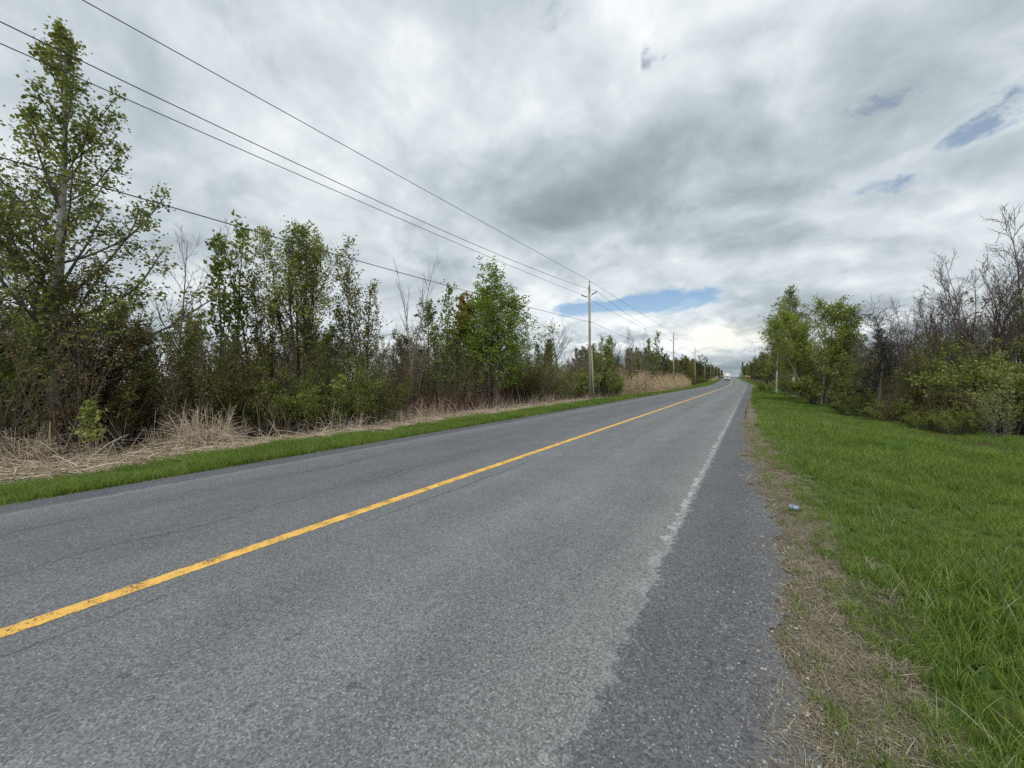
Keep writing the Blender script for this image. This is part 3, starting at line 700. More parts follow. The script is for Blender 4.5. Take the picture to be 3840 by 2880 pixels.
# ---- the thicket and woods behind, row after row
SKYL = ([-400, 0, 500, 640, 1000, 1400, 1700, 1950, 2200, 2450, 2600, 2690, 2720, 2780, 2850, 2920, 3100, 3300, 3400, 3600, 3850, 4400],
        [1000, 1030, 1090, 1170, 1190, 1195, 1225, 1245, 1270, 1285, 1335, 1372, 1385, 1375, 1335, 1270, 1215, 1165, 1130, 1060, 930, 800])
MARKS_L = [(165, 'the tall aspen'), (680, 'the slim bare tree'), (850, 'the sparse poplar'), (1130, 'the vase shaped maple'), (1375, 'the rust tinted maple'), (1530, 'the pale forked tree'),
           (1835, 'the bright green birch'), (2098, 'the round bare tree'), (2215, 'the nearest pole'), (2385, 'the grey bare trees'), (2528, 'the second pole'), (2610, 'the third pole'), (2647, 'the fourth pole'), (2669, 'the fifth pole'), (2694, 'the seventh pole')]
MARKS_R = [(2755, 'the far bend'), (2778, 'the roadside signs'), (2832, 'the pointed spruce'), (2912, 'the nearest white birch'), (2978, 'the second white birch'), (3065, 'the fan stemmed maple'), (3285, 'the vine wrapped trunk'),
           (3450, 'the second bare tree'), (3610, 'the fan shaped bare tree'), (3790, 'the tallest bare tree')]
LOOK = {'thicket0': ('thicket_shrub', 'dark stemmed olive leafed shrub', 'shrub'), 'thicket1': ('thicket_shrub', 'brown stemmed budding shrub', 'shrub'),
        'thicket2': ('thicket_shrub', 'dark shrub with rusty leaves', 'shrub'), 'thicket3': ('thicket_shrub', 'grey stemmed thinly leafed shrub', 'shrub'),
        'bare0': ('bare_tree', 'leafless slim grey tree', 'bare tree'), 'bare1': ('bare_tree', 'leafless dark tree', 'bare tree'), 'bare2': ('bare_tree', 'leafless grey forked tree', 'bare tree'),
        'bare3': ('bare_tree', 'leafless brown tree', 'bare tree'), 'bare_fan0': ('bare_tree', 'bare twiggy grey tree', 'bare tree'), 'bare_fan1': ('bare_tree', 'bare twiggy brown tree', 'bare tree'), 'bare_fan2': ('bare_tree', 'bare crooked limbed tree', 'bare tree'),
        'young_maple': ('young_tree', 'half leafed young tree', 'tree'), 'poplar': ('poplar_tree', 'thin poplar', 'tree'),
        'round0': ('leafy_tree', 'olive leafed bushy tree', 'tree'), 'round1': ('leafy_tree', 'fresh green bushy tree', 'tree'), 'round2': ('leafy_tree', 'amber leafed bushy tree', 'tree'),
        'leafy0': ('shrub', 'spreading olive bush', 'shrub'), 'leafy1': ('shrub', 'spreading pale green bush', 'shrub'), 'leafy2': ('shrub', 'upright olive bush', 'shrub'),
        'spruce': ('spruce_tree', 'dark spruce', 'spruce'), 'pine': ('pine_tree', 'dark pine', 'pine')}
def screen(x, y, z):
    d = Vector((x, y, z - EYE)); dep = d.dot(F_)
    return CPX + FPX * d.dot(R2_) / max(dep, .5), CPY - FPX * d.dot(U2_) / max(dep, .5), dep
def scatter_wood(n, latf, yr, mix, row, group, seed, smin=.8, smax=1.15, mind=.9, skip=None):
    """row: words for how deep in the woods; no plant grows past the treetops seen in the photograph"""
    rg = np.random.default_rng(seed); placed = []; tries = 0
    while len(placed) < n and tries < n * 60:
        tries += 1
        y = rg.uniform(*yr); lat = latf(rg, y); x = float(cl(y) + lat)
        if any((x - a) ** 2 + (y - b) ** 2 < mind ** 2 for a, b in placed): continue
        gz = g1(x, y); u, v, dep = screen(x, y, gz)
        if u < -420 or u > 4250 or dep < 2: continue
        placed.append((x, y))
        key = mix[rg.integers(len(mix))]
        hmax = (v - np.interp(u, *SKYL)) / FPX * dep * rg.uniform(.72, 1.04)
        s = min(float(rg.uniform(smin, smax)), hmax / HT[key])
        if s < .3: continue
        mk = MARKS_L if lat < 0 else MARKS_R
        um, nm_ = min(mk, key=lambda q: abs(q[0] - u)); w = max(8, 900 / dep)
        rel = 'beside' if abs(u - um) < w else ('right of' if u > um else 'left of')
        nm, lk, ct = LOOK[key]
        plant(key, nm, x, float(y), '%s, %s, %s %s' % (lk, row, rel, nm_), ct, group, s, float(rg.uniform(0, 6.28)))
scatter_wood(46, lambda r, y: -10.9 - r.uniform(0, 2.2), (-4, 62), ['thicket0', 'thicket1', 'thicket2', 'thicket3', 'thicket1'], 'front edge', 'front thicket left of the road', 201, .8, 1.1, .95)
scatter_wood(80, lambda r, y: -13.0 - r.uniform(0, 8), (-6, 70), ['thicket0', 'thicket1', 'thicket3', 'thicket1', 'thicket2', 'bare3', 'bare1', 'bare2'], 'further in', 'thicket left of the road', 202, .95, 1.3, 1.0)
scatter_wood(95, lambda r, y: -18 - r.uniform(0, 24), (-8, 80), ['bare1', 'bare3', 'thicket1', 'bare2', 'bare0', 'thicket1', 'round0', 'thicket3'], 'deep in', 'woods left of the road', 203, .85, 1.5, 1.4)

# ---- right of the road
RT = [
 ('white_birch', 'birch_tree', 2912, 37.5, 'white barked birch nearest the road on the right verge', 'birch', 1185, .3),
 ('white_birch', 'birch_tree', 2978, 33.0, 'white barked birch beside the many stemmed lime green maple', 'birch', 1070, 3.3),
 ('stem_maple', 'maple_tree', 3065, 22.5, 'lime green maple with a fan of pale grey stems from one base', 'tree', 1098, .5),
 ('vine_tree', 'vine_covered_tree', 3285, 16.2, 'half dead trunk wrapped in tangled vine stems at the edge of the right verge', 'tree', 1092, .5),
]
for key, nm, u, z, lab, cat, s, rz in RT:
    x, y = spot(u, z); plant(key, nm, x, y, lab, cat, None, to_top(key, x, y, s), rz, wide={'stem_maple': 1.35, 'white_birch': 1.15, 'vine_tree': 1.2}[key])
for u, z, key, s, lab in (
    (3380, 19.5, 'bare_fan0', 1125, 'bare grey tree next right of the vine wrapped trunk'),
    (3450, 18.5, 'bare_fan1', 1090, 'bare tree with crooked limbs, second to the right of the vine wrapped trunk'),
    (3530, 19.0, 'bare_fan2', 1080, 'bare fan shaped tree, third to the right of the vine wrapped trunk'),
    (3610, 18.0, 'bare_fan0', 1030, 'bare fan shaped tree over the dense right hand bushes'),
    (3680, 17.5, 'bare_fan1', 970, 'bare twiggy tree near the right end of the bare row'),
    (3790, 16.5, 'bare_fan2', 860, 'tallest bare tree at the far right, its crooked limbs above the rest'),
    (3880, 17.0, 'bare_fan0', 790, 'bare tree cut off by the right edge of the view')):
    x, y = spot(u, z); plant(key, 'bare_tree', x, y, lab, 'bare tree', None, to_top(key, x, y, s))
for u, z, key, s, lab in (
    (3150, 21.8, 'leafy1', 1.25, 'bright leafed bush between the fan stemmed maple and the vine wrapped trunk'),
    (3205, 18.2, 'leafy1', .5, 'small low bush left of the foot of the vine wrapped trunk'),
    (3390, 16.8, 'thicket3', .72, 'brown twiggy bush just right of the vine wrapped trunk'),
    (3480, 15.8, 'thicket1', .72, 'leafless tangle of brown stems right of the vine wrapped trunk'),
    (3560, 15.2, 'thicket0', .85, 'olive leafed bush in the middle of the right hand thicket'),
    (3660, 14.0, 'leafy1', 1.02, 'wide green bush bulging from the right hand thicket'),
    (3780, 13.0, 'leafy1', 1.12, 'largest green bush, at the right edge of the view'),
    (3420, 14.6, 'dogwood', .95, 'low tangle of reddish stems just right of the vine wrapped trunk'),
    (3520, 13.6, 'thicket1', .42, 'low brown twiggy bush in front of the olive bush'),
    (3640, 12.6, 'thicket1', .45, 'low brown twiggy bush in front of the wide green bush'),
    (3740, 11.6, 'thicket3', .42, 'low grey stemmed bush before the largest green bush'),
    (3700, 15.2, 'leafy2', 1.1, 'upright olive bush between the two big green bushes'),
    (3830, 15.5, 'thicket0', 1.25, 'tall half leafed bush at the right edge behind the largest green bush'),
    (3335, 15.4, 'leafy1', .45, 'small pale bush at the foot of the vine wrapped trunk'),
    (3470, 13.4, 'leafy1', .33, 'low pale green bush on the grass before the brown tangle'),
    (3600, 12.4, 'leafy1', .38, 'low pale bush before the wide green bush'),
    (2870, 44.0, 'leafy1', .6, 'low pale green bush in front of the nearest white birch'),
    (3010, 28.0, 'leafy0', .8, 'olive bush behind the fan of pale stems')):
    x, y = spot(u, z); plant(key, 'shrub', x, y, lab, 'shrub', None, s)
def edge_r(y): return np.interp(y, [8, 15, 21, 27, 40, 60, 100], [13.5, 10.9, 9.2, 7.7, 7.0, 6.6, 6.3])
scatter_wood(34, lambda r, y: edge_r(y) + .9 + r.uniform(0, 2.5), (13, 70), ['thicket0', 'thicket3', 'leafy0', 'thicket1', 'leafy2'], 'edge of the verge', 'thicket right of the road', 211, .6, .9, 1.0)
scatter_wood(46, lambda r, y: edge_r(y) + 3.5 + r.uniform(0, 12), (13, 75), ['thicket0', 'thicket1', 'bare1', 'bare_fan0', 'bare_fan2', 'bare_fan1'], 'set back', 'woods right of the road', 212, .75, 1.1, 1.3)
# ---- far woods on both sides
scatter_wood(80, lambda r, y: -11.5 - r.uniform(0, 18), (68, 135), ['bare3', 'bare2', 'bare1', 'bare3', 'thicket3', 'thicket1', 'round2', 'spruce', 'round0'], 'past the first pole', 'woods further along on the left', 221, .8, 1.3, 1.5)
scatter_wood(100, lambda r, y: -10.4 - r.uniform(0, 10), (118, 430), ['round0', 'round1', 'spruce', 'pine', 'round2', 'round0'], 'far down the road', 'distant woods on the left', 222, .8, 1.2, 1.9)
scatter_wood(50, lambda r, y: 7.2 + r.uniform(0, 12), (66, 150), ['round0', 'round1', 'spruce', 'thicket0', 'round0'], 'past the birches', 'woods further along on the right', 223, .7, 1.1, 1.6)
scatter_wood(70, lambda r, y: 8.0 + r.uniform(0, 14), (150, 450), ['round0', 'round1', 'spruce', 'round0'], 'far down the road', 'distant woods on the right', 224, .85, 1.3, 2.2)
scatter_wood(24, lambda r, y: -9.3 - r.uniform(0, 2), (84, 260), ['leafy1', 'leafy0', 'leafy2'], 'at the roadside', 'roadside bushes further along on the left', 225, .7, 1.0, 1.6)
for u, z, s, key, lab in ((2476, 100, .98, 'pine', 'dark pine with ragged limbs just left of the second pole'), (2505, 108, .9, 'pine', 'dark pine immediately left of the second pole'),
                     (2566, 125, .95, 'pine', 'dark pine standing between the second and third poles'), (2630, 150, 1.05, 'pine', 'dark rounded pine between the third and fourth poles'),
                     (2652, 160, 1.0, 'pine', 'dark pine with flat limbs behind the fourth pole'), (2021, 62, .85, 'spruce', 'small spruce left of the spreading bare tree'),
                     (2066, 60, .92, 'spruce', 'pointed spruce beside the spreading bare tree'), (2832, 150, 1.05, 'spruce', 'pointed spruce on the right beyond the roadside sign'),
                     (2786, 230, 1.1, 'spruce', 'spruce tip farthest along the right of the road'), (2858, 105, .95, 'spruce', 'spruce left of the white birches')):
    x, y = spot(u, z); plant(key, 'spruce_tree' if key == 'spruce' else 'pine_tree', x, y, lab, key, None, s)

# ---------------------------------------------------------------- grass
def blade_tuft(name, seed, n, h, w, r, lean, matl, flatten=0.):
    rg = np.random.default_rng(seed)
    a = rg.uniform(0, 6.28, n); rr = r * np.sqrt(rg.uniform(0, 1, n))
    B = np.stack([np.cos(a) * rr, np.sin(a) * rr, np.full(n, -.02)], -1)
    d = rg.uniform(0, 6.28, n); L = rg.uniform(.2, 1, n) * lean
    dr = np.stack([np.cos(d) * L, np.sin(d) * L], -1)
    hh = h * rg.uniform(.55, 1.15, n)
    P = np.zeros((n, 4, 3))
    for i, f in enumerate((0, .4, .75, 1.)):
        P[:, i] = B; P[:, i, :2] += dr * (f ** 1.8)[None, None] * hh[:, None] if False else dr * (f ** 1.8) * hh[:, None]
        P[:, i, 2] += hh * (f * (1 - .25 * f * L / max(lean, .01))) * (1 - flatten)
    sd = rg.uniform(0, 3.14, n); side = np.stack([np.cos(sd), np.sin(sd), np.zeros(n)], -1)
    ww = w * rg.uniform(.7, 1.3, n)
    V = np.zeros((n, 7, 3)); 
    for i, k in enumerate((1., .85, .55)):
        V[:, 2 * i] = P[:, i] - side * (ww * k)[:, None]; V[:, 2 * i + 1] = P[:, i] + side * (ww * k)[:, None]
    V[:, 6] = P[:, 3]
    b = (np.arange(n) * 7)[:, None]
    q = np.concatenate([b + np.array([[0, 1, 3, 2]]), b + np.array([[2, 3, 5, 4]])]); tr = b + np.array([[4, 5, 6]])
    rn = rg.uniform(0, 1, n)
    me = mesh_np(name, V.reshape(-1, 3), [q, tr], True, np.concatenate([rn, rn, rn]))
    me.materials.append(matl)
    return bpy.data.objects.new(name, me)
def scatter_gn(name, pts, scl, protos, matl_unused=None, seed=0):
    """instances of the tuft meshes on a cloud of points (one object, stuff)"""
    rg = np.random.default_rng(seed)
    me = bpy.data.meshes.new(name); me.vertices.add(len(pts)); me.vertices.foreach_set('co', np.asarray(pts, np.float32).ravel())
    for an, typ, val in (('scl', 'FLOAT', scl), ('rz', 'FLOAT', rg.uniform(0, 6.28, len(pts))), ('idx', 'INT', rg.integers(0, len(protos), len(pts)))):
        a = me.attributes.new(an, typ, 'POINT'); a.data.foreach_set('value', np.asarray(val, np.float32 if typ == 'FLOAT' else np.int32))
    o = bpy.data.objects.new(name, me); COL.objects.link(o)
    c = bpy.data.collections.new(name + '_blades')
    for p in protos: c.objects.link(p)
    ng = bpy.data.node_groups.new(name, 'GeometryNodeTree')
    ng.interface.new_socket('Geometry', in_out='INPUT', socket_type='NodeSocketGeometry'); ng.interface.new_socket('Geometry', in_out='OUTPUT', socket_type='NodeSocketGeometry')
    g = NT(ng); gi = g.n('NodeGroupInput'); go = g.n('NodeGroupOutput')
    ci = g.n('GeometryNodeCollectionInfo'); ci.inputs['Collection'].default_value = c
    ci.inputs['Separate Children'].default_value = True; ci.inputs['Reset Children'].default_value = True
    ip = g.n('GeometryNodeInstanceOnPoints'); ip.inputs['Pick Instance'].default_value = True
    def na(nm, dt):
        nd = g.n('GeometryNodeInputNamedAttribute', data_type=dt); nd.inputs['Name'].default_value = nm
        return [s_ for s_ in nd.outputs if s_.enabled][0]
    g.link(gi.outputs[0], ip.inputs['Points']); g.link(ci.outputs[0], ip.inputs['Instance'])
    g.link(na('idx', 'INT'), ip.inputs['Instance Index'])
    cz = g.n('ShaderNodeCombineXYZ'); g.link(na('rz', 'FLOAT'), cz.inputs[2]); g.link(cz.outputs[0], ip.inputs['Rotation'])
    g.link(na('scl', 'FLOAT'), ip.inputs['Scale'])
    g.link(ip.outputs[0], go.inputs[0])
    md = o.modifiers.new('scatter', 'NODES'); md.node_group = ng
    o['kind'] = 'stuff'
    return o
G_GREEN = leaf_mat('grass_blade', (.075, .135, .02), (.175, .29, .042), (.32, .39, .115), trans=.4, objvar=.25, patch=.9)
G_DRY = leaf_mat('dry_blade', (.14, .115, .078), (.30, .26, .185), (.48, .43, .325), trans=.25, objvar=.3)
G_WEED = leaf_mat('weed_leaf', (.05, .10, .02), (.09, .16, .03), (.13, .2, .05), trans=.35)
green_t = [blade_tuft('tuft', 300 + i, 30, .17 + .045 * (i % 3), .0034, .11, .8, G_GREEN) for i in range(6)]
green_far = [blade_tuft('tuft', 320 + i, 24, .22 + .04 * i, .011, .22, .7, G_GREEN) for i in range(4)]
dry_t = [blade_tuft('dry_tuft', 340 + i, 22, .17, .004, .12, 1.6, G_DRY, .55) for i in range(4)]
dead_t = [blade_tuft('dead_tuft', 380 + i, 7, .20, .0022, .16, 1.0, G_DRY) for i in range(3)]
weed_t = [blade_tuft('weed', 360 + i, 9, .10, .016, .07, 1.3, G_WEED, .2) for i in range(3)]
def field(n, latr, yr, seed, ypow=1.0):
    rg = np.random.default_rng(seed)
    y = yr[0] + (yr[1] - yr[0]) * rg.uniform(0, 1, n) ** ypow
    f = rg.uniform(0, 1, n)
    a = np.array([latr(q)[0] for q in y]) if callable(latr) else np.full(n, latr[0]); b = np.array([latr(q)[1] for q in y]) if callable(latr) else np.full(n, latr[1])
    lat = a + (b - a) * f; x = cl(y) + lat
    pz = ground(x, y)
    clump = .78 + .26 * np.sin(x * 1.7 + 2 * np.sin(y * .9)) * np.cos(y * 1.3 + x) + .22 * np.sin(x * .63 + 1.4 * np.sin(y * .37 + 1)) * np.cos(y * .47 - x * .3)
    return np.stack([x, y, pz], -1), clump * rg.uniform(.75, 1.2, n), lat
def g_in(y): return float(np.interp(y, [0, 2.4, 4.8, 8.2, 14.5, 30, 80, 120], [4.45, 4.42, 4.36, 4.3, 4.1, 4.05, 4.3, 4.4]))
def rl(y): return g_in(y) + .07 * math.sin(y * 2.1) + .06 * math.sin(y * 5.6), float(edge_r(y)) + .6
P1, S1, l1 = field(17000, rl, (.6, 14), 401, 1.25)
keep = ~((np.hypot(P1[:, 0], P1[:, 1]) < .9))
P2, S2, l2 = field(9000, rl, (12, 32), 402, 1.1)
Px, Sx, _ = field(420, lambda y: (float(pave_r(y)) + .05, g_in(y) + .3), (.8, 14), 414, 1.1)
sc2 = np.clip((P2[:, 1] - 8) / 24, 0, 1)
scatter_gn('grass', np.concatenate([P1[keep], P2, Px]), np.concatenate([S1[keep] * np.clip(.65 + .25 * (l1[keep] - 4.7), .6, 1.25), S2, Sx * .5]), green_t, seed=1)
P3, S3, _ = field(9000, rl, (26, 75), 403, 1.2)
P4, S4, _ = field(5000, lambda y: (4.6, 8.0), (72, 240), 404, 1.2)
P5, S5, _ = field(9000, (-7.2, -4.45), (24, 90), 405, 1.2)
P6, S6, _ = field(4500, (-8.4, -4.5), (85, 240), 406, 1.2)
scatter_gn('grass', np.concatenate([P3, P4, P5, P6]), np.concatenate([S3, S4 * 1.3, S5 * .9, S6 * 1.2]), green_far, seed=2)
P7, S7, l7 = field(18000, lambda y: (-6.65 + .2 * math.sin(y * .7) + .15 * math.sin(y * 1.9), -4.25), (-4, 27), 407, 1.1)
scatter_gn('grass', P7, S7 * np.clip(1.25 + .35 * (-l7 - 5.2), .75, 1.3), green_t, seed=3)
P8, S8, l8 = field(5200, lambda y: (float(pave_r(y)) - .06 + .1 * math.sin(y * 2.7), g_in(y) + .22 + .1 * math.sin(y * 2.1)), (.8, 16), 408, 1.15)
P9, S9, _ = field(2600, lambda y: (float(pave_r(y)) - .05, g_in(y) + .15), (15, 70), 409, 1.1)
P10, S10, _ = field(1200, (-4.5, -4.12), (-3, 40), 410, 1.)
scatter_gn('dry_grass', np.concatenate([P8, P9, P10]), np.concatenate([S8 * .85, S9 * .9, S10 * .5]), dry_t, seed=4)
P11, S11, _ = field(2600, rl, (.8, 25), 411, 1.2)
P12, S12, _ = field(900, (-6.6, -4.3), (-3, 25), 412, 1.)
scatter_gn('weeds', np.concatenate([P11, P12]), np.concatenate([S11, S12]) * 1.1, weed_t, seed=5)
# dark ground cover under the thicket
P14, S14, _ = field(2600, rl, (.8, 30), 415, 1.2)
P15, S15, _ = field(700, (-6.9, -4.4), (-3, 30), 416, 1.)
scatter_gn('dead_blades', np.concatenate([P14, P15]), np.concatenate([S14, S15]) * 1.15, dead_t, seed=8)
P16, S16, _ = field(900, (-8.6, -6.4), (-3, 32), 417, 1.)
scatter_gn('grass', P16, S16 * .8, green_t, seed=9)
P13, S13, _ = field(2600, (-13.5, -7.2), (-5, 60), 413, 1.)
scatter_gn('dry_undergrowth', P13, S13 * 1.5, dry_t + weed_t[:1], seed=6)

# grit and crumbs of asphalt along the pavement edge
rg = np.random.default_rng(440); n = 5200
y = .7 + 22 * rg.uniform(0, 1, n) ** 1.8; l = pave_r(y) + rg.normal(-.02, .16, n); x = cl(y) + l
C = np.stack([x, y, np.maximum(ground(x, y), 0) + .002], -1)
base = np.array([(1, 0, 0), (-.5, .87, 0), (-.5, -.87, 0), (.2, .1, .8)]); s_ = (.003 + .011 * rg.uniform(0, 1, n) ** 3)[:, None, None]
a = rg.uniform(0, 6.28, n); rot = np.stack([np.stack([np.cos(a), -np.sin(a), 0 * a], -1), np.stack([np.sin(a), np.cos(a), 0 * a], -1), np.stack([0 * a, 0 * a, 1 + 0 * a], -1)], 1)
V = np.einsum('nij,kj->nki', rot, base) * s_ * rg.uniform(.6, 1.3, (n, 4, 1)) + C[:, None]
b_ = (np.arange(n) * 4)[:, None, None]; F = (b_ + np.array([[0, 1, 3], [1, 2, 3], [2, 0, 3]])[None]).reshape(-1, 3)
me = mesh_np('gravel', V.reshape(-1, 3), F, False, np.repeat(rg.uniform(0, 1, n), 3))
o = link('gravel', me, leaf_mat('stone_grit', (.07, .07, .075), (.22, .215, .205), (.44, .43, .40), trans=0., objvar=0., rough=.9)); o['kind'] = 'stuff'

# ---------------------------------------------------------------- flattened dead cattails and reeds
M_REED = leaf_mat('dead_reed', (.34, .27, .19), (.66, .555, .42), (.84, .75, .61), trans=.15, objvar=.2)
def stalks(n, C, seed, Lr, w, elev, bend=.35, lift=.0, segs=4):
    """flat strap-like stalks, kinked here and there; C (n,3) roots"""
    rg = np.random.default_rng(seed)
    azm = rg.uniform(0, 6.28, n); e = np.clip(rg.normal(elev[0], elev[1], n), -.1, 1.5)
    d = np.stack([np.cos(azm) * np.cos(e), np.sin(azm) * np.cos(e), np.sin(e)], -1)
    L = rg.uniform(*Lr, n); pts = np.zeros((n, segs + 1, 3)); pts[:, 0] = C
    kink = rg.integers(1, segs + 1, n)
    for i in range(segs):
        hit = (kink == i)[:, None]
        turn = rg.normal(0, .045, (n, 3)); big = np.stack([rg.normal(0, bend, n), rg.normal(0, bend, n), -np.abs(rg.normal(.7, .5, n))], -1)
        d = unit(d + np.where(hit, big, turn) + np.array([0, 0, -.05]))
        pts[:, i + 1] = pts[:, i] + d * (L / segs)[:, None]
    g = ground(pts[..., 0], pts[..., 1]) + lift + .015
    pts[..., 2] = np.maximum(pts[..., 2], g + rg.uniform(0, .06, (n, 1)))
    rad = np.broadcast_to(w * rg.uniform(.55, 1.3, (n, 1)) * np.linspace(1, .45, segs + 1)[None], (n, segs + 1))
    V, q = tubes_np(pts, rad, 3)
    return V, q, np.repeat(rg.beta(2, 2, n), len(q) // n)
S = Soup()
rg = np.random.default_rng(500)
def reed_roots(n, yr, lr, zr=(0, .12)):
    y = rg.uniform(*yr, n); l = rg.uniform(*lr, n); x = cl(y) + l
    return np.stack([x, y, ground(x, y) + rg.uniform(*zr, n)], -1)
S.add(*stalks(7500, reed_roots(7500, (-4, 34), (-9.9, -6.45), (0, .26)), 1, (.5, 1.5), .0115, (.03, .12), lift=.02))
S.add(*stalks(2200, reed_roots(2200, (-4, 34), (-10.6, -6.7)), 2, (.4, 1.1), .009, (.45, .4)))
S.add(*stalks(500, reed_roots(500, (-4, 50), (-11, -7.2)), 3, (.8, 1.7), .006, (1.25, .2), .2))
o = link('flattened_reeds', S.mesh('flattened_reeds', False, True), M_REED); o['kind'] = 'stuff'
def clump(u, z, n, h, r, lab, seed):
    x, y = spot(u, z); rr = np.random.default_rng(seed)
    a = rr.uniform(0, 6.28, n); q = r * np.sqrt(rr.uniform(0, 1, n))
    px, py = x + np.cos(a) * q, y + np.sin(a) * q
    C = np.stack([px, py, ground(px, py)], -1); S = Soup()
    S.add(*stalks(n // 2, C[:n // 2], seed, (h * .55, h * 1.1), .0095, (1.38, .11), .9, segs=6))
    S.add(*stalks(n // 2, C[n // 2:] + np.stack([np.zeros(n - n // 2), np.zeros(n - n // 2), rr.uniform(0, h * .75, n - n // 2) * (1 - q[n // 2:] / r * .8)], -1), seed + 50, (h * .4, h * .9), .0095, (-.5, .5), .6, segs=4))
    o = link('reed_clump', S.mesh('reed_clump', False, True), M_REED)
    tag(o, lab, 'reeds')
clump(762, 11.4, 460, 1.4, .5, 'tallest heap of dead cattail stalks, a broken tan tuft before the bushes', 511)
clump(110, 9.6, 300, 1.0, .45, 'cone shaped tuft of dead cattail stalks at the left edge', 512)
clump(345, 10.2, 120, .7, .35, 'small ragged tuft of dead stalks beside the young roadside sapling', 513)
clump(870, 13.2, 110, .85, .3, 'thin broken tuft of dead stalks right of the tallest heap', 514)
clump(620, 12.0, 140, .8, .45, 'leaning tuft of grey dead stalks left of the tallest heap', 515)
clump(1290, 14.2, 130, .9, .6, 'spray of dead stalks poking from under the olive shrubs', 516)
# dry grass standing along the foot of the dogwoods
S = Soup()
for k, (u0, u1, z0, n) in enumerate(((1430, 1700, 17.5, 900), (1700, 2100, 24., 600))):
    us = rg.uniform(u0, u1, n); zs = z0 + (us - u0) / (u1 - u0) * 5 + rg.normal(0, .9, n)
    xy = np.array([spot(a, b) for a, b in zip(us, zs)])
    S.add(*stalks(n, np.stack([xy[:, 0], xy[:, 1], ground(xy[:, 0], xy[:, 1])], -1), 520 + k, (.5, 1.3), .006, (1.0, .4), .3))
o = link('dry_stalks', S.mesh('dry_stalks', False, True), M_REED); o['kind'] = 'stuff'
# tall dry reed bed round the second pole
M_PHRAG = leaf_mat('tall_reed', (.38, .29, .17), (.64, .52, .34), (.78, .67, .48), trans=.2, objvar=.2)
S = Soup()
n = 2300; y = rg.uniform(50, 98, n); l = rg.uniform(-11.5, -7.6, n); l = np.where(y < 60, np.minimum(l, -9.0 - (60 - y) * .12 + rg.uniform(-.3, .3, n)), l); x = cl(y) + l
C = np.stack([x, y, ground(x, y)], -1); H = rg.uniform(1.5, 3.0, n) * (1 + .16 * np.sin(y * .55 + 1.2 * l) + .1 * np.sin(y * 1.7 + l * 2.)) * np.where(l > -8.6, .78, 1.)
d = rg.normal(0, .06, (n, 2)) + np.array([.05, .03])
pts = np.stack([np.concatenate([C[:, :2] + d * f * f * H[:, None], (C[:, 2] + H * f)[:, None]], 1) for f in (0, .5, 1.)], 1)
V, q = tubes_np(pts, np.stack([np.full(n, .011), np.full(n, .009), np.full(n, .005)], 1), 3); S.add(V, q, np.repeat(rg.uniform(0, .8, n), len(q) // n))
V, q = leaves_np(rg, pts[:, 2] + np.array([.03, .02, -.05]), .26, .35); S.add(V, q, rg.uniform(.0, .55, len(q)))
for f in (.35, .5, .65, .8):
    Cc = C.copy(); Cc[:, 2] += H * f; Cc[:, :2] += rg.normal(0, .1, (n, 2)); V, q = leaves_np(rg, Cc, .30, .14); S.add(V, q, rg.uniform(.3, 1, len(q)))
S.add(*stalks(1500, np.stack([*(lambda yy, ll: (cl(yy) + ll, yy, ground(cl(yy) + ll, yy)))(rg.uniform(52, 100, 1500), rg.uniform(-8.4, -6.9, 1500))], -1), 530, (.5, 1.4), .012, (.2, .3)))
o = link('tall_dry_reeds', S.mesh('tall_dry_reeds', False, True), M_PHRAG); o['kind'] = 'stuff'
S = Soup()
n = 700; y = rg.uniform(190, 260, n); l = rg.uniform(-9.5, -6.2, n); x = cl(y) + l
S.add(*stalks(n, np.stack([x, y, ground(x, y)], -1), 531, (1., 2.), .03, (.9, .4)))
o = link('distant_dry_reeds', S.mesh('distant_dry_reeds', False, True), M_PHRAG); o['kind'] = 'stuff'

# a small sapling, a stake-like stalk, a dandelion and a crushed bottle
proto('sapling', make_tree('sapling', 541, 1.55, .016, [
    A(n=16, t0=.32, ang=62, angtop=30, len=.34, shape='cone', rf=.5, segs=3, wob=.1, trop=.1, phyl=1),
    A(n=4, t0=.2, ang=42, len=.5, rf=.6, segs=2)], A(n=7, size=.085, jit=.03, t0=.1, **{'from': 0}), segs=6, wob=.03, sides=5), B_BROWN, L_GREEN)
x, y = spot(343, 9.6); plant('sapling', 'sapling', x, y, 'small bright green sapling on a thin stem among the flattened reeds', 'sapling', None, .95, .3)
S = Soup(); x, y = spot(182, 9.4); z0 = g1(x, y)
S.tube([(x, y, z0 - .05), (x + .01, y, z0 + .5), (x, y + .01, z0 + 1.08)], [.013, .011, .008], 6)
o = link('dry_stalk', S.mesh('dry_stalk'), plain('stake_straw', (.36, .28, .16), .8, .2)); tag(o, 'single straight tan stalk standing in the grass edge at the left', 'stalk')
M_YEL = plain('dandelion_yellow', (.78, .55, .02), .7, .2); M_STEM = plain('stem_green', (.09, .16, .03), .7, .2)
def dandelion(u, z, s, lab):
    x, y = spot(u, z); z0 = g1(x, y)
    r = empty('dandelion', (x, y, z0), 0, s); tag(r, lab, 'flower')
    S = Soup(); S.tube([(0, 0, -.02), (.005, 0, .12), (0, .004, .23)], [.004, .0035, .003], 5); link('stem', S.mesh('stem'), M_STEM, r)
    S = Soup(); k = 34; rr = np.random.default_rng(int(u))
    for j in range(k):
        a = j * 2.4; e = .1 + 1.2 * j / k
        dd = np.array([math.cos(a) * math.cos(e), math.sin(a) * math.cos(e), math.sin(e) * .6]); sd = np.array([-math.sin(a), math.cos(a), 0]) * .004
        c = np.array([0, .004, .23]); S.add([c - sd, c + sd, c + dd * .024 + sd, c + dd * .024 - sd], [[0, 1, 2, 3]])
    link('flower_head', S.mesh('flower_head'), M_YEL, r)
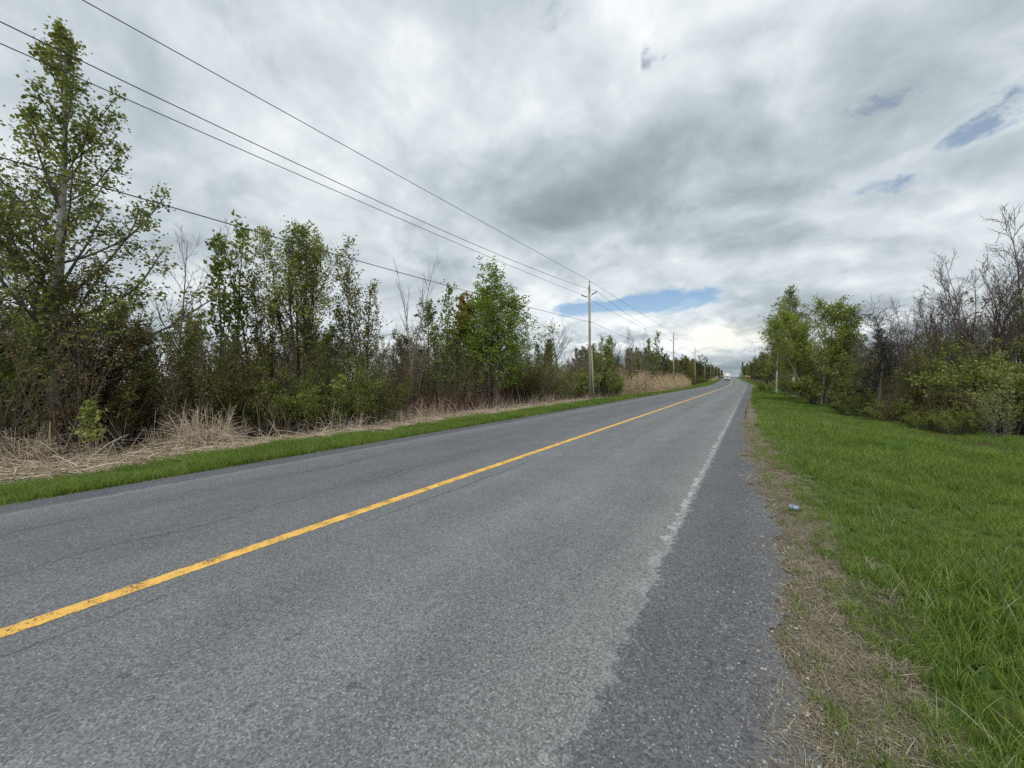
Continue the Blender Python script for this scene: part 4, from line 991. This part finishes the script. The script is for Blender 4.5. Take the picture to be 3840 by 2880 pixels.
dandelion(466, 9.15, 1.35, 'yellow dandelion in the left verge near the pavement edge')
dandelion(1808, 23.3, 1.3, 'pale yellow dandelion in the left verge before the green birch')

m, t, out = mat('bottle_plastic')
tc = t.n('ShaderNodeTexCoord'); f, _ = t.noise(tc.outputs['Object'], 34, 3, .6)
bs = bsdf(t, out, t.mix(t.lin(f, .35, .65), (.17, .23, .31), (.40, .47, .55)), .22, .6, bump(t, f, .6, .01))
bs.inputs['Transmission Weight'].default_value = .25
bx, by = spot(2975, 4.35); bz = g1(bx, by)
root = empty('plastic_bottle', (bx, by, bz + .045), R(-8), (.62, 1.05, 1.05)); tag(root, 'crushed bluish plastic bottle lying at the grass edge on the right', 'bottle')
k = 20; prof = [(-.078, .006), (-.080, .026), (-.074, .034), (-.06, .036), (-.045, .033), (-.03, .036), (-.01, .033), (.01, .036), (.03, .033), (.045, .036), (.058, .030), (.070, .018), (.078, .0125)]
rb = np.random.default_rng(9); V = []
for xx, rr in prof:
    for j in range(k):
        a = 2 * math.pi * j / k; dn = 1 - .22 * max(0, math.sin(a + 1.2) * math.cos(xx * 40)) + rb.normal(0, .03)
        V.append((xx, rr * math.cos(a) * dn, rr * math.sin(a) * dn * .86))
i = np.arange(len(V)).reshape(len(prof), k)
q = np.stack([i[:-1], np.roll(i[:-1], -1, 1), np.roll(i[1:], -1, 1), i[1:]], -1).reshape(-1, 4)
link('bottle_body', mesh_np('bottle_body', np.array(V), q, True), m, root)
S = Soup(); S.tube([(.079, 0, 0), (.092, 0, 0)], [.0145, .0145], 14); link('cap', S.mesh('cap'), plain('cap_blue', (.10, .16, .34), .4, .5), root)
S = Soup(); S.tube([(-.028, 0, 0), (.022, 0, 0)], [.0362, .0362], 20)
for VV in S.V: VV[:, 2] *= .84
link('label', S.mesh('label', True), plain('label_print', (.22, .28, .40), .45, .4, .4, 40), root)

# ---------------------------------------------------------------- power line
m, t, out = mat('pole_wood')
tc = t.n('ShaderNodeTexCoord'); v = t.vm('MULTIPLY', tc.outputs['Object'], (14, 14, .8)); f, _ = t.noise(v, 2, 6, .7); f2_, _ = t.noise(tc.outputs['Object'], .9, 4, .6)
c = t.mix(t.lin(f, .3, .7), (.18, .165, .14), (.44, .41, .36)); c = t.mix(t.m('MULTIPLY', t.sm(f2_, .45, .7), .5), c, (.44, .37, .27))
bsdf(t, out, c, .88, .2, bump(t, f, .6, .01)); M_POLE = m
M_STEEL = plain('galvanised', (.16, .165, .17), .5, .5, .2, 8, .6); M_INS = plain('insulator_grey', (.07, .085, .085), .35, .5, .2)
M_WIRE = plain('wire', (.05, .052, .055), .6, .3)
POLES = [(32.7, 10.45, 'nearest weathered utility pole, tallest in view, with paired side insulators'), (76.3, 10.2, 'second utility pole, standing in the tall dry reeds'),
         (113, 9.9, 'third utility pole along the left of the road'), (156, 9.6, 'fourth utility pole along the left of the road'), (204, 9.7, 'fifth utility pole along the left of the road'),
         (256, 9.6, 'sixth utility pole, beside dark trees well down the road'), (312, 9.8, 'seventh utility pole, next to last before the truck'), (356, 9.8, 'farthest utility pole, just left of the white truck')]
OFFS = -8.27
def add_pole(y, h, lab, first):
    x = float(cl(y)) + OFFS; z = g1(x, y)
    r = empty('utility_pole', (x, y, z), R(random.uniform(-3, 3))); tag(r, lab, 'utility pole', 'power poles along the left of the road')
    S = Soup(); lean = -.03
    S.tube([(0, 0, -.3), (0, 0, h * .5), (0, 0, h - .15)], [.135, .112, .088], 14); link('pole', S.mesh('pole', True), M_POLE, r)
    S = Soup(); S.tube([(.06, -.05, h - .75), (.06, -.05, h + .12)], [.048, .043], 8); link('pole_top_extension', S.mesh('pole_top_extension'), M_POLE, r)
    S = Soup(); S.tube([(.06, -.05, h + .12), (.06, -.05, h + .2), (.06, -.05, h + .26)], [.045, .06, .025], 8); link('top_insulator', S.mesh('top_insulator'), M_INS, r)
    for sx, zb in ((1, h - .98), (-1, h - 1.12)):
        S = Soup(); S.tube([(sx * .1, 0, zb - .12), (sx * .28, 0, zb)], [.014, .014], 5); S.tube([(sx * .1, 0, zb + .1), (sx * .28, 0, zb + .03)], [.014, .014], 5)
        b = link('bracket', S.mesh('bracket'), M_STEEL, r)
        S = Soup(); pts = []; rad = []
        for j in range(9):
            pts.append((sx * (.26 + .052 * j), 0, zb + .02 + .022 * j)); rad.append(.055 if j % 2 else .038)
        S.tube(pts, rad, 8); S.tube([(sx * .68, -.03, zb + .2), (sx * .68, .03, zb + .3)], [.04, .03], 6)
        link('insulator', S.mesh('insulator'), M_INS, r)
    S = Soup(); S.tube([(.12, 0, h - 3.4), (.2, 0, h - 3.38)], [.03, .03], 6); link('wire_clamp', S.mesh('wire_clamp'), M_STEEL, r)
    return np.array([x, y, z])
PP = [add_pole(y, h, lab, i == 0) for i, (y, h, lab) in enumerate(POLES)]
HH = [p[1] for p in POLES]
# stub pole leaning against the first one
S = Soup(); b0 = PP[0] + np.array([.30, .12, -.2]); S.tube([b0, b0 + np.array([-.10, -.02, 2.6]), b0 + np.array([-.16, -.05, 4.9])], [.08, .075, .07], 12)
o = link('pole_stub', S.mesh('pole_stub', True), M_POLE); tag(o, 'short weathered stub pole strapped to the right side of the nearest utility pole', 'pole')
prev = np.array([PP[0][0], -12.0, PP[0][2] - .8]); 
def span(a, b, sag, n=28):
    f = np.linspace(0, 1, n)[:, None]; p = a + (b - a) * f; p[:, 2] -= (4 * sag * f * (1 - f))[:, 0]; return p
for nm, off, rad, sag, lab in (('power_line', lambda h: np.array([.075, -.06, h + .27]), .011, .06, 'top power line running from pole to pole'),
                          ('power_line', lambda h: np.array([.68, 0, h - .72]), .011, .84, 'power line on the road side insulators, just below the top one'),
                          ('power_line', lambda h: np.array([-.68, 0, h - .86]), .011, .26, 'power line on the insulators away from the road'),
                          ('cable', lambda h: np.array([.2, 0, h - 3.4]), .013, .36, 'lowest cable, strung well below the power lines')):
    pts = [span(prev + off(10.5), PP[0] + off(HH[0]), sag)]
    for i in range(len(PP) - 1):
        pts.append(span(PP[i] + off(HH[i]), PP[i + 1] + off(HH[i + 1]), sag, 14)[1:])
    pts = np.concatenate(pts)
    S = Soup(); S.tube(pts, rad, 6); o = link(nm, S.mesh(nm, True), M_WIRE); tag(o, lab, 'wire')

# ---------------------------------------------------------------- white box truck coming towards us
tx, ty = spot(2727.5, 163)
tz = float(el_(ty)); TY = -math.atan2(float(cl(ty + 5) - cl(ty - 5)), 10)
truck = empty('box_truck', (tx, ty, tz + .004), TY); tag(truck, 'white box truck coming down the far lane towards the bend', 'truck')
WHITE = plain('white_truck_paint', (.80, .80, .79), .35, .5, .03); BLK = plain('black_plastic', (.02, .02, .022), .5, .4); GLS = plain('dark_glass', (.03, .035, .04), .08, .6); CHR = plain('headlight_lens', (.62, .64, .66), .15, .6); TYRE = plain('tyre_rubber', (.018, .018, .018), .85, .2)
import bmesh
def bev_box(name, c, d, mt, bev=.06, parent=truck, taper=None):
    S = Soup(); S.box((0, 0, 0), d, 0, taper); me = S.mesh(name)
    bm = bmesh.new(); bm.from_mesh(me); bmesh.ops.bevel(bm, geom=list(bm.edges), offset=bev, segments=2, affect='EDGES'); bm.to_mesh(me); bm.free()
    o = link(name, me, mt, parent); o.location = c; return o
bev_box('cargo_box', (0, 2.75, 2.0), (2.32, 4.3, 2.7), WHITE, .05)
rail = bev_box('roof_rail', (0, .56, 3.22), (2.36, .06, .12), plain('rail_grey', (.5, .5, .5), .5, .4), .015)
S = Soup()
prof = [(-1.55, .55), (-1.58, .95), (-1.42, 1.12), (-.72, 1.22), (-.28, 1.82), (.1, 1.92), (.58, 1.92), (.58, .55)]
for sx in (-1,): pass
V = []
for k_, (yy, zz_) in enumerate(prof):
    w = 1.0 if zz_ < 1.3 else .86
    V += [(-w, yy, zz_), (w, yy, zz_)]
n = len(prof); F = [(2 * j, 2 * j + 1, 2 * ((j + 1) % n) + 1, 2 * ((j + 1) % n)) for j in range(n)]
S.add(V, F); S.F += [np.array([[2 * 0, 2 * j, 2 * (j + 1)]]) for j in range(1, n - 1)] + [np.array([[1, 2 * (j + 1) + 1, 2 * j + 1]]) for j in range(1, n - 1)]; S.A += [np.array([.5])] * (2 * (n - 2))
cab = link('cab', S.mesh('cab'), WHITE, truck)
S = Soup(); S.add([(-.74, -.705, 1.27), (.74, -.705, 1.27), (.70, -.30, 1.80), (-.70, -.30, 1.80)], [(0, 1, 2, 3)])
V0 = np.array(S.V[0]); S.add(V0 + np.array([0, -.03, .02]), [(3, 2, 1, 0)]); link('windscreen', S.mesh('windscreen'), GLS, truck)
bev_box('grille', (0, -1.60, .82), (.8, .06, .26), BLK, .02); bev_box('bumper', (0, -1.64, .48), (1.9, .16, .24), BLK, .04)
for sx in (-1, 1):
    bev_box('headlight', (sx * .68, -1.585, .84), (.34, .06, .2), CHR, .02)
    bev_box('fender', (sx * .93, -1.1, .78), (.2, .95, .5), WHITE, .07)
    bev_box('side_window', (sx * .905, -.1, 1.5), (.05, .6, .42), GLS, .015)
    mr = bev_box('mirror', (sx * 1.2, -.55, 1.42), (.18, .08, .32), BLK, .02)
    S = Soup(); S.tube([(sx * .95, -.52, 1.35), (sx * 1.14, -.54, 1.38)], [.02, .02], 5); link('mirror_arm', S.mesh('mirror_arm'), BLK, truck)
    for yy in (-1.0, 3.6):
        S = Soup(); S.tube([(sx * .72, yy, .38), (sx * .96, yy, .38)], [.38, .38], 20); w = link('wheel', S.mesh('wheel'), TYRE, truck)
        S = Soup(); S.tube([(sx * .95, yy, .38), (sx * .975, yy, .38)], [.2, .2], 14); link('rim', S.mesh('rim'), CHR, w)

# roadside sign, far house
ly = 186.; lx = float(cl(ly)) + 5.6
sg = empty('warning_sign', (lx, ly, g1(lx, ly)), R(2)); tag(sg, 'small orange yellow diamond sign on a post on the right past the bend', 'sign')
S = Soup(); S.box((0, 0, .9), (.08, .06, 2.4)); link('post', S.mesh('post'), plain('post_wood', (.42, .36, .25), .8, .2), sg)
S = Soup(); S.box((0, 0, 0), (.75, .02, .75)); o = link('sign_plate', S.mesh('sign_plate'), plain('sign_orange', (.78, .36, .03), .5, .3), sg); o.location = (0, -.06, 1.75); o.rotation_euler = (0, R(45), 0)
sg = empty('marker_sign', (lx + .95, ly + 4, g1(lx + .95, ly + 4)), R(2)); tag(sg, 'pale yellow board on a post beside the orange yellow diamond sign', 'sign')
S = Soup(); S.box((0, 0, .8), (.1, .06, 2.0)); link('post', S.mesh('post'), plain('pale_post', (.5, .47, .38), .8, .2), sg)
S = Soup(); S.box((0, -.06, 1.7), (.42, .02, .8)); link('sign_plate', S.mesh('sign_plate'), plain('sign_pale', (.70, .58, .25), .5, .3), sg)
hx, hy = spot(2712, 385); hz = g1(hx, hy)
hs = empty('house', (hx, hy, hz), .3); tag(hs, 'low pale house just visible behind the white truck', 'house')
S = Soup(); S.box((0, 0, 1.3), (7, 6, 2.9)); link('wall', S.mesh('wall'), plain('house_wall', (.55, .54, .5), .8, .2), hs)
S = Soup(); S.add([(-3.9, -3.4, 2.7), (3.9, -3.4, 2.7), (3.9, 3.4, 2.7), (-3.9, 3.4, 2.7), (-3.9, 0, 4.6), (3.9, 0, 4.6)], [(0, 1, 5, 4), (2, 3, 4, 5), (0, 3, 2, 1)]); S.F += [np.array([[0, 4, 3]]), np.array([[1, 2, 5]])]; S.A += [np.array([.5])] * 2
link('roof', S.mesh('roof'), plain('house_roof', (.45, .46, .48), .7, .2), hs)
for xx in (-2, 2):
    S = Soup(); S.box((xx, -3.02, 1.6), (1.2, .06, 1.1)); link('window', S.mesh('window'), GLS, hs)
